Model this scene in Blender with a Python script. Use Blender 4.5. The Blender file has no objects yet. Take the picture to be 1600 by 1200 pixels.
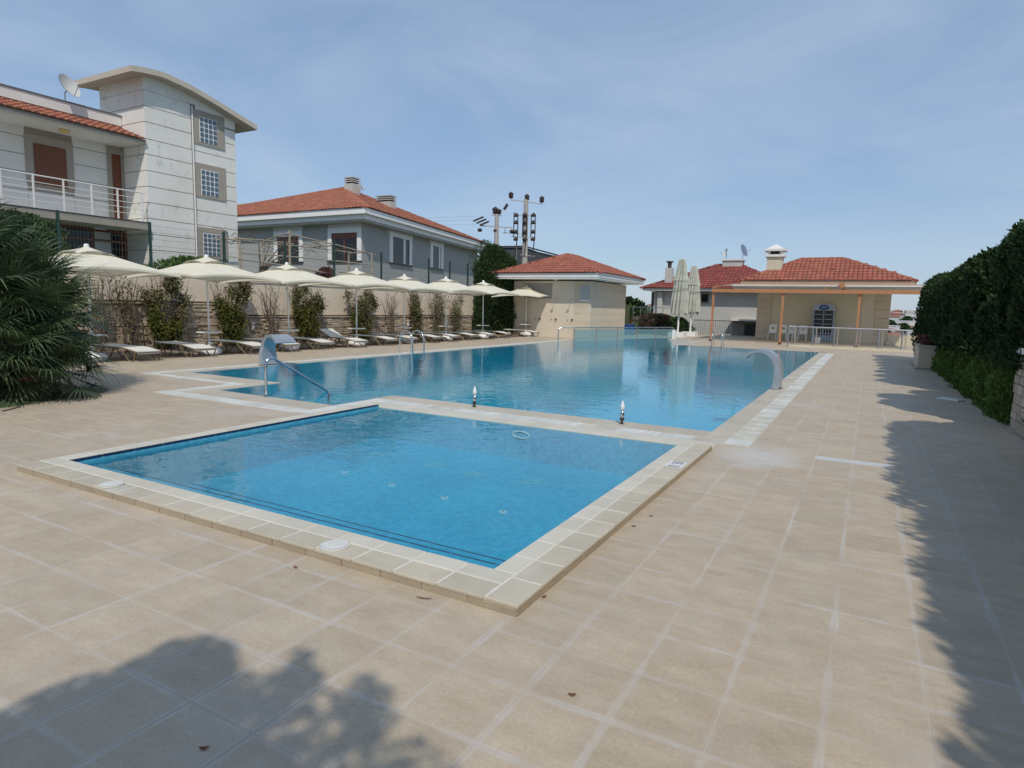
import bpy, math, random
import numpy as np
from mathutils import Vector, Matrix
R = math.radians
random.seed(7); RNG = np.random.default_rng(7)
S = bpy.context.scene
COL = S.collection
# ------------------------------------------------------------------ camera, sky, sun, exposure
F, PITCH, ROLL, YAW, CAMZ = 995.4, 0.12099, 0.02539, 0.50555, 1.6
cam = bpy.data.cameras.new('camera'); camo = bpy.data.objects.new('camera', cam); COL.objects.link(camo)
cam.sensor_width = 36; cam.lens = 36 * F / 1600; cam.clip_end = 30000; cam.clip_start = .05
fw = Vector((-math.sin(YAW) * math.cos(PITCH), math.cos(YAW) * math.cos(PITCH), -math.sin(PITCH)))
rt = Vector((math.cos(YAW), math.sin(YAW), 0)); up = rt.cross(fw)
c_, s_ = math.cos(ROLL), math.sin(ROLL)
rt2 = c_ * rt + s_ * up; up2 = -s_ * rt + c_ * up
mw = Matrix((rt2, up2, -fw)).transposed().to_4x4(); mw.translation = (0, 0, CAMZ)
camo.matrix_world = mw
S.camera = camo
SUN_EL = 49; SUN_TO = Vector((.60, -.80, 0)).normalized()
W = bpy.data.worlds.new('World'); S.world = W; W.use_nodes = True
wn = W.node_tree; wn.nodes.clear()
sky = wn.nodes.new('ShaderNodeTexSky'); sky.sky_type = 'NISHITA'; sky.sun_disc = False
sky.sun_elevation = R(SUN_EL); sky.sun_rotation = math.atan2(SUN_TO.x, SUN_TO.y)
sky.air_density = 1.0; sky.dust_density = .35; sky.ozone_density = 2.2
bg = wn.nodes.new('ShaderNodeBackground'); bg.inputs[1].default_value = .135
wo = wn.nodes.new('ShaderNodeOutputWorld')
tc = wn.nodes.new('ShaderNodeTexCoord'); mp = wn.nodes.new('ShaderNodeMapping')
mp.inputs['Scale'].default_value = (1.3, 1.9, 4.5); mp.inputs['Rotation'].default_value = (0.1, .25, .6)
nz = wn.nodes.new('ShaderNodeTexNoise'); nz.inputs['Scale'].default_value = 1.5; nz.inputs['Detail'].default_value = 9; nz.inputs['Roughness'].default_value = .56; nz.inputs['Distortion'].default_value = .6
cr = wn.nodes.new('ShaderNodeValToRGB'); cr.color_ramp.elements[0].position = .36; cr.color_ramp.elements[1].position = .80
cr.color_ramp.elements[0].color = (.0, .0, .0, 1); cr.color_ramp.elements[1].color = (.68, .68, .68, 1)
mv = wn.nodes.new('ShaderNodeMixRGB'); mv.inputs[0].default_value = .62; mv.inputs[2].default_value = (2.15, 3.2, 4.85, 1)
mx = wn.nodes.new('ShaderNodeMixRGB'); mx.inputs[2].default_value = (4.1, 4.95, 6.1, 1)
L = wn.links.new
L(tc.outputs['Generated'], mp.inputs[0]); L(mp.outputs[0], nz.inputs[0]); L(nz.outputs[0], cr.inputs[0])
L(sky.outputs[0], mv.inputs[1]); L(mv.outputs[0], mx.inputs[1]); L(cr.outputs[0], mx.inputs[0]); L(mx.outputs[0], bg.inputs[0]); L(bg.outputs[0], wo.inputs[0])
sl = bpy.data.lights.new('sun', 'SUN'); sl.energy = 2.95; sl.angle = R(.75); sl.color = (1, .93, .82)
so = bpy.data.objects.new('sun', sl); COL.objects.link(so); so.location = (10, -10, 30)
sd = Vector((-SUN_TO.x * math.cos(R(SUN_EL)), -SUN_TO.y * math.cos(R(SUN_EL)), -math.sin(R(SUN_EL))))
so.rotation_euler = sd.to_track_quat('-Z', 'Y').to_euler()
S.view_settings.view_transform = 'Standard'; S.view_settings.look = 'None'; S.view_settings.exposure = -.1
S.view_settings.gamma = 1; S.view_settings.use_curve_mapping = False
S.cycles.max_bounces = 7; S.cycles.transparent_max_bounces = 12

# ------------------------------------------------------------------ helpers
def M(name, col, rough=.6, col2=None, scale=4., amt=1., bump=0., bscale=30., metal=0., rnd=0., spec=.5, stretch=None, detail=4, grime=None, trans=0.):
    m = bpy.data.materials.new(name); m.use_nodes = True; n = m.node_tree.nodes; l = m.node_tree.links.new
    b = n['Principled BSDF']; b.inputs['Roughness'].default_value = rough; b.inputs['Metallic'].default_value = metal
    b.inputs['Specular IOR Level'].default_value = spec
    c4 = (*col, 1); b.inputs['Base Color'].default_value = c4
    geo = n.new('ShaderNodeNewGeometry'); src = geo.outputs['Position']
    if stretch:
        mpn = n.new('ShaderNodeMapping'); mpn.inputs['Scale'].default_value = stretch; l(src, mpn.inputs[0]); src = mpn.outputs[0]
    out = None
    if col2:
        t = n.new('ShaderNodeTexNoise'); t.inputs['Scale'].default_value = scale; t.inputs['Detail'].default_value = detail; t.inputs['Roughness'].default_value = .6
        l(src, t.inputs[0])
        rp = n.new('ShaderNodeValToRGB'); rp.color_ramp.elements[0].position = .5 - .22 / max(amt, .01) * .8; rp.color_ramp.elements[1].position = .5 + .22 / max(amt, .01) * .8
        rp.color_ramp.elements[0].color = c4; rp.color_ramp.elements[1].color = (*col2, 1)
        l(t.outputs[0], rp.inputs[0]); out = rp.outputs[0]
    if rnd:
        oi = n.new('ShaderNodeObjectInfo'); ad = n.new('ShaderNodeMath'); ad.operation = 'ADD'
        l(oi.outputs['Random'], ad.inputs[0]); l(geo.outputs['Random Per Island'], ad.inputs[1])
        fr = n.new('ShaderNodeMath'); fr.operation = 'FRACT'; l(ad.outputs[0], fr.inputs[0])
        mr = n.new('ShaderNodeMapRange'); mr.inputs[3].default_value = 1 - rnd; mr.inputs[4].default_value = 1 + rnd; l(fr.outputs[0], mr.inputs[0])
        hv = n.new('ShaderNodeHueSaturation'); l(mr.outputs[0], hv.inputs['Value'])
        mh = n.new('ShaderNodeMapRange'); mh.inputs[3].default_value = .5 - rnd * .06; mh.inputs[4].default_value = .5 + rnd * .06
        sn = n.new('ShaderNodeMath'); sn.operation = 'MULTIPLY'; sn.inputs[1].default_value = 7.31; l(fr.outputs[0], sn.inputs[0])
        f2 = n.new('ShaderNodeMath'); f2.operation = 'FRACT'; l(sn.outputs[0], f2.inputs[0]); l(f2.outputs[0], mh.inputs[0]); l(mh.outputs[0], hv.inputs['Hue'])
        if out: l(out, hv.inputs['Color'])
        else: hv.inputs['Color'].default_value = c4
        out = hv.outputs[0]
    if grime:
        g2 = n.new('ShaderNodeTexNoise'); g2.inputs['Scale'].default_value = grime[1]; g2.inputs['Detail'].default_value = 7; g2.inputs['Roughness'].default_value = .7
        mg = n.new('ShaderNodeMapping'); mg.inputs['Scale'].default_value = (1, 1, .6); l(geo.outputs['Position'], mg.inputs[0]); l(mg.outputs[0], g2.inputs[0])
        r2 = n.new('ShaderNodeValToRGB'); r2.color_ramp.elements[0].position = grime[2]; r2.color_ramp.elements[1].position = grime[2] + .12
        r2.color_ramp.elements[0].color = (0, 0, 0, 1); v = grime[3]; r2.color_ramp.elements[1].color = (v, v, v, 1); l(g2.outputs[0], r2.inputs[0])
        mm = n.new('ShaderNodeMixRGB'); l(r2.outputs[0], mm.inputs[0]); mm.inputs[2].default_value = (*grime[0], 1)
        if out: l(out, mm.inputs[1])
        else: mm.inputs[1].default_value = c4
        out = mm.outputs[0]
    if out: l(out, b.inputs['Base Color'])
    if bump:
        t2 = n.new('ShaderNodeTexNoise'); t2.inputs['Scale'].default_value = bscale; t2.inputs['Detail'].default_value = 5; l(src, t2.inputs[0])
        bp = n.new('ShaderNodeBump'); bp.inputs['Strength'].default_value = bump; bp.inputs['Distance'].default_value = .02
        l(t2.outputs[0], bp.inputs['Height']); l(bp.outputs[0], b.inputs['Normal'])
    if trans:
        tr = n.new('ShaderNodeBsdfTranslucent'); ms = n.new('ShaderNodeMixShader'); ms.inputs[0].default_value = trans
        if out: l(out, tr.inputs[0])
        else: tr.inputs[0].default_value = c4
        l(b.outputs[0], ms.inputs[1]); l(tr.outputs[0], ms.inputs[2]); l(ms.outputs[0], n['Material Output'].inputs[0])
    return m

class MB:
    def __init__(s): s.v = []; s.f = []
    def box(s, x0, x1, y0, y1, z0, z1):
        b = len(s.v); s.v += [(x0, y0, z0), (x1, y0, z0), (x1, y1, z0), (x0, y1, z0), (x0, y0, z1), (x1, y0, z1), (x1, y1, z1), (x0, y1, z1)]
        s.f += [tuple(b + i for i in q) for q in ((0, 3, 2, 1), (4, 5, 6, 7), (0, 1, 5, 4), (1, 2, 6, 5), (2, 3, 7, 6), (3, 0, 4, 7))]; return s
    def obox(s, p0, d, a, b0, b1, z0, z1):
        # box along 2D direction d from p0, length a, lateral b0..b1
        n = (-d[1], d[0]); pts = [(p0[0] + d[0] * u + n[0] * w, p0[1] + d[1] * u + n[1] * w) for u, w in ((0, b0), (a, b0), (a, b1), (0, b1))]
        return s.prism(pts, z0, z1)
    def prism(s, poly, z0, z1):
        n = len(poly); ar = sum(poly[i][0] * poly[(i + 1) % n][1] - poly[(i + 1) % n][0] * poly[i][1] for i in range(n))
        if ar < 0: poly = poly[::-1]
        b = len(s.v); s.v += [(x, y, z0) for x, y in poly] + [(x, y, z1) for x, y in poly]
        s.f += [tuple(b + i for i in range(n))[::-1], tuple(b + n + i for i in range(n))]
        s.f += [(b + i, b + (i + 1) % n, b + n + (i + 1) % n, b + n + i) for i in range(n)]; return s
    def poly(s, pts):
        b = len(s.v); s.v += [tuple(p) for p in pts]; s.f.append(tuple(range(b, b + len(pts)))); return s
    def tube(s, pts, r, n=6, close=False, cap=True):
        pts = [Vector(p) for p in pts]; b0 = len(s.v); m = len(pts); prev = None
        rr = r if isinstance(r, (list, tuple)) else [r] * m
        for i, p in enumerate(pts):
            if close: t = pts[(i + 1) % m] - pts[i - 1]
            else: t = pts[min(i + 1, m - 1)] - pts[max(i - 1, 0)]
            if t.length < 1e-9: t = Vector((0, 0, 1))
            t.normalize()
            if prev is None: a = t.orthogonal().normalized()
            else:
                a = prev - t * prev.dot(t)
                a = a.normalized() if a.length > 1e-6 else t.orthogonal().normalized()
            prev = a; c = t.cross(a)
            for k in range(n):
                q = 2 * math.pi * k / n; s.v.append(tuple(p + (a * math.cos(q) + c * math.sin(q)) * rr[i]))
        for i in range(m if close else m - 1):
            j = (i + 1) % m
            for k in range(n):
                k2 = (k + 1) % n; s.f.append((b0 + i * n + k, b0 + i * n + k2, b0 + j * n + k2, b0 + j * n + k))
        if cap and not close: s.f += [tuple(b0 + k for k in range(n))[::-1], tuple(b0 + (m - 1) * n + k for k in range(n))]
        return s
    def cyl(s, x, y, z0, z1, r0, r1=None, n=16):
        return s.tube([(x, y, z0), (x, y, z1)], [r0, r0 if r1 is None else r1], n)
    def lathe(s, x, y, prof, n=16):
        return s.tube([(x, y, z) for r, z in prof], [max(r, .0005) for r, z in prof], n)
    def ell(s, c, r, n=12, m=7):
        return s.tube([(c[0], c[1], c[2] + r[2] * -math.cos(math.pi * i / m)) for i in range(m + 1)], [max(.001, r[0] * math.sin(math.pi * i / m)) for i in range(m + 1)], n)
    def build(s, name, mat, parent=None, local=False, smooth=False, link=True):
        me = bpy.data.meshes.new(name)
        o3 = (0, 0, 0) if (parent is None or local) else absloc(parent)
        vs = s.v if o3 == (0, 0, 0) else [(a - o3[0], b - o3[1], c - o3[2]) for a, b, c in s.v]
        me.from_pydata(vs, [], s.f); me.materials.append(mat)
        if smooth: me.polygons.foreach_set('use_smooth', [True] * len(me.polygons))
        me.update()
        o = bpy.data.objects.new(name, me); COL.objects.link(o)
        if parent: o.parent = parent
        ABS[o.name] = o3
        return o
ABS = {}
def absloc(o): return ABS.get(o.name, (0, 0, 0))
def tag(o, label=None, cat=None, group=None, kind=None):
    if label: o['label'] = label
    if cat: o['category'] = cat
    if group: o['group'] = group
    if kind: o['kind'] = kind
    return o
def thing(name, label, cat, loc=(0, 0, 0), group=None, rz=0):
    o = bpy.data.objects.new(name, None); COL.objects.link(o); o.location = loc; o.rotation_euler = (0, 0, rz); o.empty_display_size = .2
    ABS[o.name] = tuple(loc); return tag(o, label, cat, group)
def inst(me, name, parent, loc=(0, 0, 0), rot=(0, 0, 0), sc=(1, 1, 1), mat=None):
    o = bpy.data.objects.new(name, me); COL.objects.link(o); o.location = loc; o.rotation_euler = rot; o.scale = sc
    if parent:
        o.parent = parent; p = absloc(parent)
        if p != (0, 0, 0): o.location = (loc[0] - p[0], loc[1] - p[1], loc[2] - p[2])
    return o
def copy_tree(o, parent=None):
    c = o.copy(); COL.objects.link(c); c.parent = parent
    for ch in list(o.children): copy_tree(ch, c)
    return c
def fast_mesh(name, V, mat, quad=4, smooth=False):
    V = np.asarray(V, np.float32).reshape(-1, 3); n = len(V); me = bpy.data.meshes.new(name)
    me.vertices.add(n); me.vertices.foreach_set('co', V.ravel()); me.loops.add(n); me.loops.foreach_set('vertex_index', np.arange(n, dtype=np.int32))
    k = n // quad; me.polygons.add(k); me.polygons.foreach_set('loop_start', np.arange(0, n, quad, dtype=np.int32)); me.polygons.foreach_set('loop_total', np.full(k, quad, np.int32))
    me.materials.append(mat); me.update(calc_edges=True); return me
def leaves(C, D, ln, wd, jit=.5, rng=RNG):
    """C centres (n,3), D main directions (n,3): leaf quads"""
    n = len(C); D = D + rng.normal(0, jit, (n, 3)); D /= np.linalg.norm(D, axis=1)[:, None] + 1e-9
    A = rng.normal(0, 1, (n, 3)); A -= (A * D).sum(1)[:, None] * D; A /= np.linalg.norm(A, axis=1)[:, None] + 1e-9
    l = ln * rng.uniform(.6, 1.25, (n, 1)); w = wd * rng.uniform(.7, 1.2, (n, 1))
    return np.stack([C - D * l * .5, C + A * w * .5, C + D * l * .5, C - A * w * .5], 1)

# ------------------------------------------------------------------ materials
def tile_mat():
    m = bpy.data.materials.new('paving_tile'); m.use_nodes = True; n = m.node_tree.nodes; l = m.node_tree.links.new; b = n['Principled BSDF']
    geo = n.new('ShaderNodeNewGeometry'); pos = geo.outputs['Position']
    def noise(sc, det, stretch=(1, 1, 1), ro=.6):
        mpn = n.new('ShaderNodeMapping'); mpn.inputs['Scale'].default_value = stretch; l(pos, mpn.inputs[0])
        t = n.new('ShaderNodeTexNoise'); t.inputs['Scale'].default_value = sc; t.inputs['Detail'].default_value = det; t.inputs['Roughness'].default_value = ro; l(mpn.outputs[0], t.inputs[0]); return t.outputs[0]
    def ramp(f, a, bb, ca=(0, 0, 0), cb=(1, 1, 1)):
        r = n.new('ShaderNodeValToRGB'); r.color_ramp.elements[0].position = a; r.color_ramp.elements[1].position = bb
        r.color_ramp.elements[0].color = (*ca, 1); r.color_ramp.elements[1].color = (*cb, 1); l(f, r.inputs[0]); return r.outputs[0]
    def math_(op, a, bb):
        q = n.new('ShaderNodeMath'); q.operation = op
        for i, x in enumerate((a, bb)):
            if isinstance(x, (int, float)): q.inputs[i].default_value = x
            elif x is not None: l(x, q.inputs[i])
        return q.outputs[0]
    def mix(f, a, bb, mode='MIX'):
        q = n.new('ShaderNodeMixRGB'); q.blend_type = mode
        for i, x in enumerate((f, a, bb)):
            if isinstance(x, (int, float)): q.inputs[i].default_value = x
            elif isinstance(x, tuple): q.inputs[i].default_value = (*x, 1)
            else: l(x, q.inputs[i])
        return q.outputs[0]
    base = ramp(noise(3.6, 8, (1, 2.0, 1), .68), .34, .68, (.43, .345, .24), (.54, .45, .33))
    pink = ramp(noise(5.5, 3, (1, 1.8, 1)), .57, .74); base = mix(math_('MULTIPLY', pink, .38), base, (.45, .32, .23))
    olive = ramp(noise(4.1, 3, (1.3, 1, 1)), .56, .75); base = mix(math_('MULTIPLY', olive, .35), base, (.37, .335, .25))
    big = ramp(noise(.42, 3), .4, .66); base = mix(math_('MULTIPLY', big, .25), base, (.46, .42, .37))
    fine = ramp(noise(55, 3), .3, .7, (.9, .9, .9), (1.07, 1.07, 1.07)); base = mix(1, base, fine, 'MULTIPLY')
    # tile-to-tile value
    ad = n.new('ShaderNodeObjectInfo'); fr = math_('FRACT', math_('ADD', ad.outputs['Random'], geo.outputs['Random Per Island']), None)
    mr = n.new('ShaderNodeMapRange'); mr.inputs[3].default_value = .94; mr.inputs[4].default_value = 1.06; l(fr, mr.inputs[0])
    hv = n.new('ShaderNodeHueSaturation'); l(mr.outputs[0], hv.inputs['Value']); l(base, hv.inputs['Color']); base = hv.outputs[0]
    # smeared pale grout haze close to the joints
    sx = n.new('ShaderNodeSeparateXYZ'); l(pos, sx.inputs[0])
    def dist(c, off, p):
        f = math_('FRACT', math_('ADD', math_('DIVIDE', math_('SUBTRACT', c, off), p), 100.), None)
        return math_('MULTIPLY', math_('MINIMUM', f, math_('SUBTRACT', 1., f)), p)
    dx = dist(sx.outputs[0], TX0, TPX); dy = dist(sx.outputs[1], TY0, TPY)
    wob = math_('MULTIPLY', noise(1.1, 4), .042)
    def smear(d, sc):
        mk = ramp(noise(sc, 4, (1, 1, 1), .7), .40, .58)
        q = n.new('ShaderNodeMapRange'); l(math_('DIVIDE', d, wob), q.inputs[0]); q.inputs[1].default_value = .55; q.inputs[2].default_value = 1.05; q.inputs[3].default_value = 1; q.inputs[4].default_value = 0
        return math_('MULTIPLY', q.outputs[0], mk)
    sm = math_('MINIMUM', math_('ADD', smear(dx, 1.3), smear(dy, 1.7)), 1.)
    base = mix(math_('MULTIPLY', sm, .55), base, (.56, .54, .52))
    edge = n.new('ShaderNodeMapRange'); l(math_('MINIMUM', dx, dy), edge.inputs[0]); edge.inputs[1].default_value = .0; edge.inputs[2].default_value = .11; edge.inputs[3].default_value = .55; edge.inputs[4].default_value = 0
    base = mix(math_('MULTIPLY', edge.outputs[0], ramp(noise(2.3, 5), .38, .62)), base, (.44, .34, .25))
    # bleached patch by the overflow channel and lime stains
    lime = ramp(noise(.55, 5, (1, 1, 1), .65), .56, .72); base = mix(math_('MULTIPLY', lime, .4), base, (.52, .50, .48))
    vd = n.new('ShaderNodeVectorMath'); vd.operation = 'DISTANCE'; mq = n.new('ShaderNodeMapping'); mq.inputs['Location'].default_value = (.95, -7.5 * .75, 0); mq.inputs['Scale'].default_value = (1, .75, 1); l(pos, mq.inputs[0]); l(mq.outputs[0], vd.inputs[0])
    bl_ = math_('ADD', vd.outputs['Value'], math_('MULTIPLY', noise(3.5, 6), .55)); bm = ramp(bl_, .38, .88, (1, 1, 1), (0, 0, 0)); base = mix(math_('MULTIPLY', bm, .6), base, (.60, .60, .59))
    spots = ramp(noise(34, 2), .74, .78); base = mix(math_('MULTIPLY', spots, .5), base, (.16, .12, .08))
    l(base, b.inputs['Base Color']); b.inputs['Roughness'].default_value = .5; b.inputs['Specular IOR Level'].default_value = .35
    rr = ramp(noise(9, 4), .35, .65, (.48, .48, .48), (.66, .66, .66)); l(rr, b.inputs['Roughness'])
    bp = n.new('ShaderNodeBump'); bp.inputs['Strength'].default_value = .25; bp.inputs['Distance'].default_value = .006; l(noise(40, 5, (1, 3, 1)), bp.inputs['Height']); l(bp.outputs[0], b.inputs['Normal'])
    return m
TPX, TPY, TX0, TY0 = .369, .380, -.767, 2.227
mTile = tile_mat()
mGrout = M('grout', (.54, .50, .43), .9, (.44, .39, .32), 1.1, 1.2)
mCope = M('coping_stone', (.47, .41, .31), .55, (.55, .49, .38), 3.0, 1, .15, 60, rnd=.06, grime=((.60, .59, .56), .8, .56, .5))
mCopeIn = M('coping_inner', (.56, .51, .41), .5, (.62, .58, .49), 3.0, 1, .1, 60, rnd=.05)
mCopeSide = M('coping_side', (.42, .34, .235), .6, (.36, .29, .2), 5, 1, .15, 50, rnd=.06)
mGroutW = M('white_grout', (.74, .72, .66), .8, (.6, .58, .52), 20, 1)
mGrate = M('white_grate_plastic', (.72, .73, .70), .5, (.58, .58, .52), 2.2, 1, grime=((.36, .33, .26), 3.0, .6, .6), rnd=.07)
mGrateY = M('yellowed_grate_plastic', (.66, .65, .58), .55, (.50, .48, .41), 3, 1, grime=((.34, .32, .26), 4.0, .60, .6), rnd=.1)
mDark = M('dark_gap', (.03, .03, .03), .8)
mWhitePl = M('white_plastic', (.80, .80, .77), .4, rnd=.03)
mSteel = M('stainless_steel', (.62, .64, .66), .18, metal=1.)
mSteelB = M('brushed_steel', (.5, .52, .55), .38, metal=1., col2=(.42, .44, .47), scale=6)
mCanvas = M('cream_canvas', (.84, .79, .64), .85, (.80, .75, .60), 2.5, 1, .25, 90, trans=.18)
mCanvasO = M('old_canvas', (.52, .53, .46), .9, (.40, .41, .35), 3.0, 1, .4, 50)
mWhiteMetal = M('white_powder_coat', (.78, .79, .78), .35)
mBronze = M('bronze_tube', (.20, .145, .08), .4, metal=.35)
mSling = M('white_sling', (.70, .70, .66), .7, (.72, .72, .68), 6, 1, .1, 200)
mWhiteWall = M('white_render', (.76, .75, .71), .85, (.69, .68, .63), .7, 1, .2, 60, grime=((.40, .41, .38), 3.1, .56, .5))
mPlainWhite = M('white_plaster', (.74, .73, .70), .85, (.68, .66, .62), .9, 1, .1, 50)
mTaupe = M('taupe_surround', (.36, .32, .27), .8, (.32, .285, .24), 2, 1)
mFascia = M('beige_fascia', (.54, .475, .40), .8, (.48, .42, .35), 2, 1, grime=((.25, .22, .18), 2, .62, .5))
mGlassBlk = M('glass_block', (.12, .17, .22), .12, (.07, .10, .14), 14, 1, .6, 12, spec=.5)
mRoof = M('clay_roof_tile', (.40, .145, .08), .85, (.31, .115, .07), 2.5, 1, .2, 40, rnd=.14, grime=((.18, .09, .06), .9, .55, .5))
mRoof2 = M('clay_roof_tile_red', (.37, .12, .075), .85, (.30, .10, .065), 2.5, 1, .2, 40, rnd=.12, grime=((.16, .09, .07), 1.3, .56, .45))
mWood = M('brown_wood', (.20, .065, .03), .5, (.15, .05, .022), 8, 1, .1, 40, stretch=(1, 1, .1))
mOrange = M('orange_timber', (.47, .22, .10), .55, (.40, .17, .075), 6, 1, .1, 40)
mGreyWall = M('grey_render', (.40, .405, .395), .85, (.365, .37, .36), .8, 1)
mGreyLite = M('light_grey_band', (.72, .71, .69), .85, (.67, .66, .64), .8, 1)
mTrim = M('white_trim', (.86, .86, .85), .6)
mBeige = M('beige_render', (.66, .58, .46), .85, (.61, .53, .415), .8, 1, .1, 40)
mBeigeDk = M('beige_cladding', (.60, .51, .39), .85, (.55, .465, .35), 1.2, 1, .1, 40, rnd=.04)
mCreamW = M('cream_wall', (.62, .56, .42), .85, (.58, .52, .39), .7, 1)
mGreyCream = M('pale_grey_wall', (.52, .51, .47), .85, (.47, .46, .43), .6, 1)
mGlass = M('window_glass', (.012, .015, .018), .08, spec=.35)
mCurtain = M('net_curtain', (.62, .64, .62), .8, (.45, .47, .46), 14, 1, stretch=(1, 6, .3))
mConcrete = M('concrete', (.44, .42, .38), .85, (.36, .34, .31), 5, 1, .3, 40)
mBlk = M('dark_insulator', (.05, .035, .03), .4)
mGreenPost = M('dark_green_metal', (.018, .05, .04), .5)
mWire = M('green_wire', (.10, .15, .14), .6)
mStone = M('ledge_stone', (.56, .46, .34), .9, (.39, .315, .24), 3.2, 1, .7, 24, rnd=.26, grime=((.17, .14, .11), 3, .6, .5))
mWallPl = M('retaining_plaster', (.72, .61, .48), .9, (.66, .555, .43), .8, 1, .15, 40, grime=((.38, .33, .26), 1.2, .62, .4))
mSoil = M('soil', (.165, .105, .065), .95, (.10, .065, .042), 5, 1, .8, 25)
mGrassM = M('rough_grass', (.06, .085, .025), .95, (.10, .09, .04), 3, 1, .8, 20)
mCyp = M('cypress_foliage', (.022, .045, .016), .8, (.042, .072, .022), 2.2, 1, rnd=.35, trans=.12, spec=.2)
mShrubG = M('clipped_hedge_foliage', (.075, .14, .03), .7, (.12, .19, .04), 1.8, 1, rnd=.35, trans=.2, spec=.25)
mTree = M('dark_tree_foliage', (.03, .062, .022), .75, (.055, .09, .03), 1.5, 1, rnd=.35, trans=.15, spec=.2)
mVineG = M('climber_foliage', (.075, .10, .025), .7, (.16, .155, .04), 2.0, 1, rnd=.4, trans=.25, spec=.2)
mVineB = M('dry_climber_foliage', (.165, .13, .08), .85, (.11, .125, .045), 3.0, 1, rnd=.35, spec=.1)
mTwig = M('twig_bark', (.15, .11, .08), .9, (.10, .075, .055), 9, 1)
mPalm = M('fan_palm_leaf', (.05, .088, .035), .5, (.095, .135, .06), 2.5, 1, rnd=.32, trans=.15)
mPalmDry = M('dry_palm_leaf', (.18, .15, .075), .8, (.11, .12, .05), 4, 1, rnd=.3)
mTerra = M('terracotta', (.22, .075, .045), .8, (.17, .055, .035), 6, 1)
mBlueP = M('blue_planter', (.02, .085, .30), .5)
mCascade = M('cascade_grey', (.40, .43, .46), .38, (.33, .36, .40), 3, 1, metal=.35)
mCascadeIn = M('cascade_blue_grey', (.12, .24, .34), .3, (.16, .30, .40), 3, 1, metal=.3)
mPink = M('pink_render', (.55, .26, .23), .9, (.5, .23, .2), 1, 1)
mSlate = M('dark_grey_cladding', (.075, .08, .09), .8, (.06, .065, .075), 2, 1)
mLimb = M('bare_pole_wood', (.40, .345, .27), .85, (.28, .23, .17), 6, 1)
mOchre = M('ochre_fascia', (.50, .35, .24), .7, (.45, .31, .21), 2, 1)
mAwning = M('awning_cloth', (.50, .51, .50), .7, (.34, .36, .38), 2, 1, stretch=(.3, 1, 8))
mTerrain = M('scrub_terrain', (.14, .12, .07), .95, (.08, .10, .05), .03, 1.2, .5, 2)
mBlueTile = None
def mosaic(name, c1, c2, dark=None, pitch=.05):
    m = bpy.data.materials.new(name); m.use_nodes = True; n = m.node_tree.nodes; l = m.node_tree.links.new; b = n['Principled BSDF']
    geo = n.new('ShaderNodeNewGeometry')
    mpn = n.new('ShaderNodeVectorMath'); mpn.operation = 'SCALE'; mpn.inputs['Scale'].default_value = 1 / pitch; l(geo.outputs['Position'], mpn.inputs[0])
    fl = n.new('ShaderNodeVectorMath'); fl.operation = 'FLOOR'; l(mpn.outputs[0], fl.inputs[0])
    wn_ = n.new('ShaderNodeTexWhiteNoise'); l(fl.outputs[0], wn_.inputs[0])
    mx_ = n.new('ShaderNodeMixRGB'); l(wn_.outputs[0], mx_.inputs[0]); mx_.inputs[1].default_value = (*c1, 1); mx_.inputs[2].default_value = (*c2, 1)
    t = n.new('ShaderNodeTexNoise'); t.inputs['Scale'].default_value = .9; t.inputs['Detail'].default_value = 4; l(geo.outputs['Position'], t.inputs[0])
    r = n.new('ShaderNodeValToRGB'); r.color_ramp.elements[0].position = .35; r.color_ramp.elements[1].position = .7; r.color_ramp.elements[0].color = (.86, .9, .92, 1); r.color_ramp.elements[1].color = (1.1, 1.06, 1.03, 1); l(t.outputs[0], r.inputs[0])
    m2 = n.new('ShaderNodeMixRGB'); m2.blend_type = 'MULTIPLY'; m2.inputs[0].default_value = 1; l(mx_.outputs[0], m2.inputs[1]); l(r.outputs[0], m2.inputs[2])
    l(m2.outputs[0], b.inputs['Base Color']); b.inputs['Roughness'].default_value = .35
    return m
mMos = mosaic('pool_mosaic_floor', (.012, .31, .48), (.04, .40, .575))
mMosW = mosaic('pool_mosaic_wall', (.075, .35, .49), (.115, .43, .56))
mMosB = mosaic('pool_mosaic_big', (.035, .44, .575), (.08, .54, .665), pitch=.08)
mNavy = M('navy_border_tile', (.012, .03, .09), .25, rnd=.2)
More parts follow.
